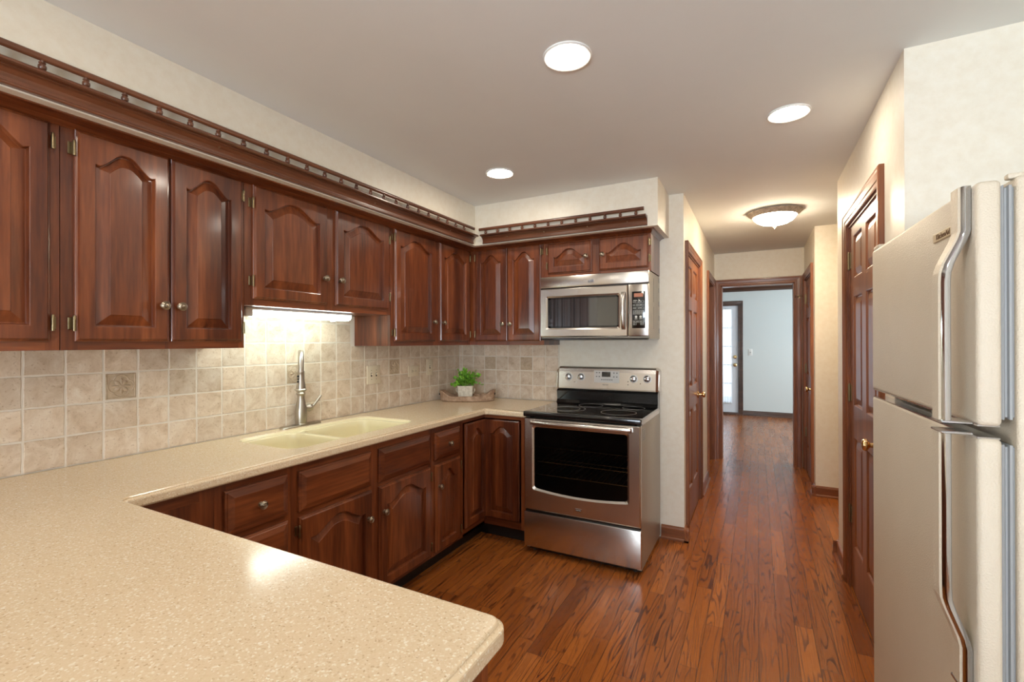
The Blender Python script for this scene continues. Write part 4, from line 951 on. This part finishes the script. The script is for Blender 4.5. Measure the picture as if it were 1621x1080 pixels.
# oven door
def plate_hole(b, W_, zb, zt, wx0, wx1, wz0, wz1, yf, yb, mat, bow=0.0, r=0.016):
    """door plate with a rounded window opening, slightly arched lower edge"""
    def loop_in(ins, y):
        L = []; x0, x1, z0, z1 = wx0 + ins, wx1 - ins, wz0 + ins, wz1 - ins; rr = r
        for cx, cz, a in ((x0 + rr, z0 + rr, 180), (x1 - rr, z0 + rr, 270), (x1 - rr, z1 - rr, 0), (x0 + rr, z1 - rr, 90)):
            for i in range(6):
                t_ = math.radians(a + 90 * i / 5); px, pz = cx + rr * math.cos(t_), cz + rr * math.sin(t_)
                L.append([px, y, pz])
            if a == 180:   # bottom bow points
                for i in range(1, 10):
                    px = x0 + rr + (x1 - x0 - 2 * rr) * i / 10; L.append([px, y, z0])
        for p in L:
            if p[2] < z0 + rr + 1e-6:
                s = (p[0] - (x0 + x1) / 2) / ((x1 - x0) / 2); p[2] -= bow * (1 - s * s) * (1 - (p[2] - z0) / rr)
        return [tuple(p) for p in L]
    inn = loop_in(0, yf)
    def proj_out(p, ins, y):
        x, _, z = p; cx, cz = W_ / 2, (zb + zt) / 2; hx, hz = W_ / 2 - ins, (zt - zb) / 2 - ins
        sx, sz = (x - cx) / (wx1 - wx0) * 2, (z - cz) / (wz1 - wz0) * 2
        m = max(abs(sx), abs(sz)); return (cx + sx / m * hx, y, cz + sz / m * hz)
    def out(ins, y):
        L = [proj_out(p, ins, y) for p in inn]
        # snap nearest to corners
        for cx_, cz_ in ((ins, zb + ins), (W_ - ins, zb + ins), (W_ - ins, zt - ins), (ins, zt - ins)):
            i = min(range(len(L)), key=lambda i: (L[i][0] - cx_) ** 2 + (L[i][2] - cz_) ** 2); L[i] = (cx_, y, cz_)
        return L
    b.rings([out(0.0, yb), out(0.0, yf + 0.010), out(0.002, yf + 0.004), out(0.007, yf)], mat, True, False, False, False)
    b.rings([out(0.007, yf), inn], mat, True, smooth=False)
    b.rings([inn, loop_in(0.003, yf + 0.002), loop_in(0.012, yf + 0.009)], mat, True, smooth=False)
    return loop_in(0.012, yf + 0.009)
b = MB(); lp = plate_hole(b, RW - 0.004, 0.285, 0.884, 0.058, 0.690, 0.418, 0.838, -0.015, 0.018, M_STEEL, 0.022)
od = b.build('oven_door', t, loc=(0.002, 0, 0))
b = MB(); b.add(lp, [tuple(range(len(lp)))], M_OVENGLASS); b.build('oven_window', od, label='black oven window')
b = MB()
n = 24; rs = []
for i in range(n + 1):
    f = i / n; x = 0.050 + (RW - 0.104) * f; bow = -0.052 + 0.024 * (2 * f - 1) ** 2 * (1 if 1 else 0)
    if i == 0 or i == n: bow = -0.024
    rs.append([(x, bow + 0.011 * math.cos(a), 0.858 + 0.015 * math.sin(a)) for a in [2 * PI * k / 14 for k in range(14)]])
b.rings(rs, M_STEEL, True, True, True, True)
b.box((0.046, -0.036, 0.843), (0.075, -0.012, 0.873), M_STEEL, 0.005); b.box((RW - 0.079, -0.036, 0.843), (RW - 0.05, -0.012, 0.873), M_STEEL, 0.005)
b.build('door_handle', od, label='full-width steel oven handle')
b = MB(); b.box((0.352, -0.0165, 0.322), (0.397, -0.0145, 0.342), M_CHROME, 0.001); lb = b.build('logo_badge', od)
b = MB(); b.box((0.357, -0.0172, 0.327), (0.392, -0.0162, 0.337), M_INKD, 0.0005); b.build('badge_print', lb)
for i, xx in enumerate((0.3615, 0.3685, 0.3755, 0.3825)):
    pass
text('badge_lettering', 'MAYTAG', 0.0075, M_PRINT, lb, (0.3745, -0.0173, 0.332), (PI / 2, 0, 0))
b = MB(); b.box((0.004, 0.004, 0.270), (RW - 0.004, 0.022, 0.290), M_BLACK); b.box((0.02, 0.03, 0.012), (RW - 0.01, 0.60, 0.042), M_BLACK); b.build('gap_seal', t)
b = MB(); b.box((0.0, -0.015, 0.043), (RW, 0.018, 0.2695), M_STEEL, 0.006, 2); b.build('storage_drawer', t)
for xx in (0.05, RW - 0.05):
    for yy in (0.06, 0.55): 
        b = MB(); b.lathe([(0.016, 0), (0.016, 0.008), (0.008, 0.012), (0.008, 0.04)], M_RUB, (xx, yy, 0), seg=12); b.build('foot', t)
for zr in (0.500, 0.585):
    b = MB()
    for yy in (0.06, 0.46): b.tube([(0.065, yy, zr), (RW - 0.065, yy, zr)], 0.003, M_RACK, 8)
    for q in range(15): b.tube([(0.09 + q * 0.0415, 0.06, zr), (0.09 + q * 0.0415, 0.46, zr)], 0.0014, M_RACK, 6)
    b.build('oven_rack', t)

# ------------------------------------------------------------------ microwave
MX0, MX1, MYF, MZ0, MZ1 = -1.372, -0.612, 3.052, 1.392, 1.838
t = thing('over_range_microwave', (MX0, MYF, MZ0), 0, 'stainless steel over-the-range microwave mounted under the small cabinet', 'microwave'); MW = MX1 - MX0; MH = MZ1 - MZ0
b = MB(); b.box((0.002, 0.028, 0.006), (MW - 0.002, YB - MYF - 0.001, MH), M_SIDE, 0.003)
for z in (0.045, 0.135, 0.235, 0.33, 0.40): b.box((MW - 0.003, 0.345, z), (MW - 0.0012, 0.372, z + 0.035), M_BLACK)
for z0_, z1_ in ((0.25, 0.41), (0.07, 0.22)): b.box((MW - 0.003, 0.16, z0_), (MW - 0.0012, 0.165, z1_), M_BLACK)
b.build('body', t)
b = MB(); b.box((0.004, 0.004, 0.0), (MW - 0.004, 0.36, 0.014), M_BLACK, 0.002); b.build('underside', t)
b = MB(); b.box((0, 0, MH - 0.080), (MW, 0.03, MH), M_STEEL, 0.008, 2); vg = b.build('vent_panel', t)
b = MB(); b.box((0.004, 0.006, MH - 0.088), (MW - 0.004, 0.03, MH - 0.078), M_BLACK); b.build('shadow_gap', t)
DW = 0.624
b = MB(); lp = plate_hole(b, DW, 0.022, MH - 0.085, 0.046, 0.572, 0.073, 0.308, 0.0, 0.028, M_STEEL, 0.0, 0.010); md = b.build('oven_door', t)
b = MB(); b.add(lp, [tuple(range(len(lp)))], M_MWGLASS); b.add([(x, y + 0.003, z) for x, y, z in lp], [tuple(range(len(lp)))], M_MWGLASS); b.build('door_window', md, label='smoked glass window')
wb = MB()
for (x0_, z0_), (x1_, z1_) in (((0.058, 0.084), (0.562, 0.096)), ((0.058, 0.285), (0.562, 0.297)), ((0.058, 0.084), (0.078, 0.297)), ((0.552, 0.084), (0.562, 0.297))): wb.box((x0_, 0.0082, z0_), (x1_, 0.0088, z1_), M_BLACK)
wb.build('window_border', md)
b = MB(); rs = []
for i in range(19):
    f = i / 18; z = 0.068 + 0.245 * f; y = -0.008 - 0.030 * math.sin(PI * f) ** 0.6
    rs.append([(0.598 + 0.0125 * math.cos(a), y + 0.008 * math.sin(a), z) for a in [2 * PI * k / 14 for k in range(14)]])
b.rings(rs, M_STEELV, True, True, True, True); b.build('door_handle', md, label='bowed vertical steel handle')
b = MB(); b.box((DW + 0.003, 0.0, 0.022), (MW, 0.03, MH - 0.085), M_STEEL, 0.008, 2); pn = b.build('control_panel', t)
b = MB(); b.box((0.652, -0.0018, 0.075), (0.736, 0.004, 0.312), M_BLACK, 0.0015, 2); kp = b.build('keypad', pn)
b = MB(); b.box((0.666, -0.0024, 0.276), (0.723, -0.0016, 0.300), M_DISPLAY); b.build('display', kp, label='amber clock display')
b = MB()
def outl(x0_, x1_, z0_, z1_, w_=0.0009):
    for a_ in (((x0_, z0_), (x1_, z0_ + w_)), ((x0_, z1_ - w_), (x1_, z1_)), ((x0_, z0_), (x0_ + w_, z1_)), ((x1_ - w_, z0_), (x1_, z1_))): b.box((a_[0][0], -0.0022, a_[0][1]), (a_[1][0], -0.0017, a_[1][1]), M_PRINT)
    b.box((x0_ + 0.004, -0.0022, (z0_ + z1_) / 2 - 0.001), (x0_ + (x1_ - x0_) * 0.6, -0.0017, (z0_ + z1_) / 2 + 0.001), M_PRINT)
outl(0.660, 0.693, 0.238, 0.252); outl(0.695, 0.728, 0.238, 0.252); b.box((0.662, -0.0022, 0.254), (0.684, -0.0017, 0.2565), M_PRINT)
for i in range(3): outl(0.660 + i * 0.023, 0.681 + i * 0.023, 0.218, 0.230)
for i in range(2): outl(0.660 + i * 0.035, 0.693 + i * 0.035, 0.198, 0.210)
for r_ in range(2):
    for i in range(5): outl(0.660 + i * 0.0138, 0.6725 + i * 0.0138, 0.178 - r_ * 0.014, 0.190 - r_ * 0.014)
for i in range(3): outl(0.660 + i * 0.023, 0.681 + i * 0.023, 0.112, 0.123)
outl(0.660, 0.681, 0.096, 0.108); outl(0.706, 0.727, 0.096, 0.108)
for cx in (0.679, 0.708): b.lathe([(0.008, 0.0002), (0.008, 0.0006), (0, 0.0007)], M_PRINT, (cx, -0.0016, 0.148), (0, -1, 0), 16, caps=False); b.box((cx - 0.009, -0.0022, 0.1335), (cx + 0.009, -0.0017, 0.136), M_PRINT)
b.build('key_print', kp)
dx_ = 0.666
for i, ch in enumerate('1234567890'):
    text('key_number', ch, 0.0075, M_PRINT, kp, (0.6662 + (i % 5) * 0.0138, -0.0021, 0.184 - (i // 5) * 0.014), (PI / 2, 0, 0), ext=0.0002)
b = MB(); b.box((0.356, -0.002, 0.388), (0.396, 0.0, 0.409), M_CHROME, 0.0009); lb = b.build('logo_badge', vg)
text('badge_lettering', 'MAYTAG', 0.0085, M_INKD, lb, (0.376, -0.0022, 0.3985), (PI / 2, 0, 0))

# ------------------------------------------------------------------ refrigerator
t = thing('refrigerator', (0.3375, 1.936, 0), -PI / 2 + 0.034, 'textured almond top-freezer refrigerator standing at the right edge', 'refrigerator')
FW, FD, FH = 0.757, 0.72, 1.679
# local: x 0..FW from far edge to near edge; y: 0 door face, + into the cabinet
b = MB(); b.box((0.004, 0.056, 0.03), (FW - 0.002, FD, FH + 0.003), M_FRIDGE, 0.006, 3); b.build('cabinet_body', t)
b = MB(); b.box((0.02, 0.05, 0.01), (FW - 0.02, 0.12, 0.09), M_BLACK); b.box((0.03, 0.12, 0.0), (FW - 0.03, FD - 0.05, 0.03), M_BLACK); b.build('base_grille', t)
def fdoor(z0, z1):
    b = MB(); b.box((0.0, 0.0, z0), (FW, 0.036, z1), M_FRIDGE, 0.009, 4); return b
def gasket(z0, z1):
    b = MB(); g = [(0.036, 0.010), (0.040, 0.008), (0.043, 0.013), (0.046, 0.013), (0.048, 0.009), (0.052, 0.009), (0.054, 0.013), (0.057, 0.013)]
    rs = []
    for y, ins in g: rs.append([(ins, y, z0 + ins), (FW - ins, y, z0 + ins), (FW - ins, y, z1 - ins), (ins, y, z1 - ins)])
    b.rings(rs, M_GASKET, True, True, True, True); return b
ZG0, ZG1 = 1.199, 1.222
for z0, z1, nm, up in ((ZG1, FH, 'freezer_door', True), (0.10, ZG0, 'refrigerator_door', False)):
    d = fdoor(z0, z1).build(nm, t); gasket(z0 + 0.004, z1 - 0.002).build('door_gasket', d, label='grey door gasket')
    b = MB(); b.box((0.004, 0.002, z0 + (-0.0015 if up else 0)), (FW - 0.006, 0.034, z0 + 0.002), M_CHROME) if up else b.box((0.004, 0.002, z1 - 0.002), (FW - 0.006, 0.034, z1 + 0.0015), M_CHROME); b.build('edge_trim', d, label='chrome edge trim')
    # bent strap handle: path of (standoff, z)
    if up: path = [(0.004, FH - 0.002), (0.004, 1.592), (0.008, 1.578), (0.028, 1.532), (0.033, 1.513), (0.034, 1.495), (0.034, 1.226)]
    else: path = [(0.034, 1.203), (0.034, 0.905), (0.033, 0.88), (0.028, 0.862), (0.008, 0.808), (0.004, 0.790), (0.004, 0.715)]
    xa, xb, th = FW - 0.066, FW - 0.010, 0.014
    h1 = MB(); rs = []
    for s_, z in path: rs.append([(xa, -s_ + 0.002, z), (xa + 0.003, -s_ - th + 0.003, z), (xa + 0.006, -s_ - th, z), (xa + 0.039, -s_ - th, z), (xa + 0.042, -s_ - th + 0.003, z), (xa + 0.042, -s_ + 0.002, z)])
    h1.rings(rs, M_FRIDGE, True, True, True, False); hd = h1.build('door_handle', d)
    h2 = MB(); rs = []
    for s_, z in path: rs.append([(xa + 0.0425, -s_ + 0.003, z), (xa + 0.0425, -s_ - th + 0.004, z), (xa + 0.044, -s_ - th + 0.003, z), (xa + 0.048, -s_ - th + 0.005, z), (xa + 0.050, -s_ - th + 0.008, z), (xa + 0.048, -s_ + 0.001, z), (xa + 0.0465, -s_ + 0.003, z)])
    h2.rings(rs, M_CHROME, True, True, True, True); h2.build('handle_trim', hd, label='chrome strip along the handle')
    cz = 1.2245 if up else 1.2045
    h3 = MB(); h3.box((xa - 0.001, -0.034 - th - 0.001, cz - 0.003), (xa + 0.053, -0.0005, cz + 0.002), M_CHROME, 0.0015); h3.build('handle_end', hd, label='chrome handle bracket')
    if up:
        bd = MB(); bd.box((FW - 0.204, -0.004, 1.600), (FW - 0.088, 0.001, 1.620), M_BADGE, 0.0015); bo = bd.build('name_badge', d, label='small gold name badge')
        text('badge_lettering', 'KitchenAid', 0.0165, M_INK, bo, (FW - 0.146, -0.0043, 1.6095), (PI / 2, 0, 0))
    else:
        h4 = MB(); h4.box((xa - 0.001, -0.004 - th - 0.001, 0.709), (xa + 0.053, -0.0005, 0.716), M_CHROME, 0.0015); h4.build('handle_end', hd, label='chrome handle bracket')
b = MB(); b.box((FW - 0.03, 0.048, FH + 0.001), (FW - 0.012, 0.075, FH + 0.012), M_FRIDGE, 0.004, 2); b.build('hinge_cover', t)
b = MB(); b.box((0.0, 0.004, FH - 0.001), (0.06, 0.075, FH + 0.012), M_FRIDGE, 0.004, 2); b.build('hinge_cover', t)

# ------------------------------------------------------------------ tray and plant
tc_ = Vector((-2.050, 3.150, ZK)); ta = math.atan2(0.4636, 0.886)
t = thing('wooden_tray', (tc_.x, tc_.y, ZK), ta, 'oval weathered wooden tray with raised handle ends in the kitchen corner', 'tray')
def oval(a, b_, n=48): return [(a * math.copysign(abs(math.cos(2 * PI * i / n)) ** 0.72, math.cos(2 * PI * i / n)), b_ * math.copysign(abs(math.sin(2 * PI * i / n)) ** 0.9, math.sin(2 * PI * i / n))) for i in range(n)]
def rim(x):
    q = max(0, min(1, (abs(x) - 0.125) / 0.085)); return 0.040 + 0.042 * q * q * (3 - 2 * q)
b = MB(); o0 = oval(0.205, 0.088); o1 = oval(0.222, 0.102); i1 = oval(0.212, 0.092)
b.rings([[(x, y, 0.0005) for x, y in o0], [(x, y, 0.006) for x, y in oval(0.213, 0.095)], [(x, y, rim(x)) for x, y in o1], [(x * 0.985, y * 0.97, rim(x) + 0.003) for x, y in o1], [(x, y, rim(x)) for x, y in i1], [(x, y, 0.010) for x, y in oval(0.20, 0.083)]], M_TRAY, True, True, True, True)
tr = b.build('tray_body', t)
for sx in (-1, 1):
    b = MB(); b.tube([(sx * 0.2155, yy, 0.055 + 0.003 * math.cos(yy * 60)) for yy in (-0.026, -0.013, 0, 0.013, 0.026)], 0.0075, M_HOLE, 10); b.build('handle_cutout', t, label='dark handle opening')
t = thing('potted_plant', (tc_.x - 0.018, tc_.y - 0.0, ZK + 0.0105), 0.52, 'small green plant in a square whitewashed pot on the tray', 'plant')
b = MB(); b.rings([[(x * k, y * k, z) for x, y in rrect(-0.05, 0.05, -0.05, 0.05, 0.012, 3)] for k, z in ((0.86, 0), (0.86, 0.014), (0.90, 0.016), (1.0, 0.088), (1.0, 0.092), (0.9, 0.092), (0.88, 0.07))], M_POT, True, True, True, False); b.build('pot', t)
for sx in (-1, 1):
    b = MB(); b.tube([(sx * 0.047, 0, 0.078), (sx * 0.058, 0, 0.070), (sx * 0.057, 0, 0.052), (sx * 0.045, 0, 0.042)], 0.0035, M_POT, 8); b.build('pot_handle', t)
rnd = random.Random(5)
lf = MB(); stm = MB()
for k in range(50):
    az = rnd.uniform(0, 2 * PI); el = rnd.uniform(0.12, 1.45); ln = rnd.uniform(0.060, 0.112) * (0.82 + 0.28 * math.sin(el))
    d0 = Vector((math.cos(az) * math.cos(el), math.sin(az) * math.cos(el), math.sin(el) * 0.92 + 0.08)); p0 = Vector((rnd.uniform(-.025, .025), rnd.uniform(-.025, .025), 0.082))
    pth = [p0 + d0 * ln * f + Vector((0, 0, 0.012 * math.sin(f * PI))) for f in (0, 0.35, 0.7, 1)]; stm.tube(pth, 0.0011, M_STEM, 5)
    for q in range(6):
        f = 0.25 + 0.75 * q / 5; c = p0 + d0 * ln * f + Vector((0, 0, 0.012 * math.sin(f * PI)))
        side = Vector((rnd.uniform(-1, 1), rnd.uniform(-1, 1), rnd.uniform(-0.5, 1))).normalized(); nrm = (side.cross(d0)).normalized(); r_ = rnd.uniform(0.0075, 0.0135)
        w_ = nrm.cross(side).normalized(); cc = c + side * r_ * 1.1
        vs = [cc + side * r_ * math.cos(a) + w_ * r_ * 0.85 * math.sin(a) for a in [2 * PI * i / 8 for i in range(8)]]; vs.append(cc + nrm * r_ * 0.25)
        lf.add(vs, [(i, (i + 1) % 8, 8) for i in range(8)], M_LEAF, True)
t.scale = (1.24, 1.24, 1.2)
lf.build('foliage', t, label='round bright green leaves'); stm.build('stems', t)

# ------------------------------------------------------------------ ceiling lights
def can(x, y, label, r=0.087):
    t = thing('recessed_light', (x, y, ZC), 0, label, 'light', 'recessed ceiling lights')
    b = MB(); b.lathe([(r, 0.0), (r, -0.004), (r - 0.004, -0.007), (r - 0.012, -0.006), (0.070, -0.002), (0.070, 0.0)], M_WHITE, seg=40, caps=False); b.build('trim_ring', t)
    b = MB(); b.lathe([(0.0705, -0.0025), (0.05, -0.008), (0.02, -0.011), (0, -0.0115)], M_LENS, seg=32, caps=False); b.build('lens', t, label='glowing lens')
    return t
can(-0.603, 1.587, 'largest recessed ceiling light, at the top centre of the photo')
can(0.127, 2.449, 'recessed ceiling light at the upper right, nearest the hallway')
can(-1.385, 2.494, 'recessed ceiling light nearest the corner cabinets')
can(-1.15, 0.35, 'added recessed ceiling light above the peninsula, out of view'); can(0.55, -0.9, 'added unseen recessed ceiling light behind the camera near the breakfast area'); can(-1.3, -1.6, 'added unseen recessed ceiling light over the breakfast area')  # three added lamps out of view, put in to brighten the room
t = thing('flush_mount_light', (0.122, 4.25, ZC), 0, 'ornate champagne flush-mount ceiling light glowing in the hallway', 'light')
b = MB(); n = 72; prof = [(0.150, 0.0), (0.172, -0.002), (0.190, -0.006), (0.192, -0.012), (0.180, -0.022), (0.166, -0.038), (0.158, -0.044), (0.150, -0.042)]
rs = []
for i_, (r_, z_) in enumerate(prof):
    amp = (0, 0, 0.004, 0.006, 0.005, 0.003, 0.001, 0)[i_]; rs.append([((r_ + amp * math.cos(18 * 2 * PI * j / n)) * math.cos(2 * PI * j / n), (r_ + amp * math.cos(18 * 2 * PI * j / n)) * math.sin(2 * PI * j / n), z_) for j in range(n)])
b.rings(rs, M_CHAMP, True, smooth=True); b.build('fixture_pan', t)
b = MB(); b.lathe([(0.150, -0.040), (0.146, -0.055), (0.128, -0.075), (0.095, -0.094), (0.05, -0.106), (0.012, -0.109), (0, -0.109)], M_DOME, seg=48, caps=False); b.build('glass_bowl', t, label='glowing white glass bowl')
b = MB(); b.lathe([(0.020, -0.107), (0.022, -0.110), (0.010, -0.114), (0.006, -0.117), (0.011, -0.122), (0.012, -0.127), (0.008, -0.132), (0.005, -0.135), (0.006, -0.138), (0, -0.144)], M_CHAMP, seg=20, caps=False); b.build('finial', t)
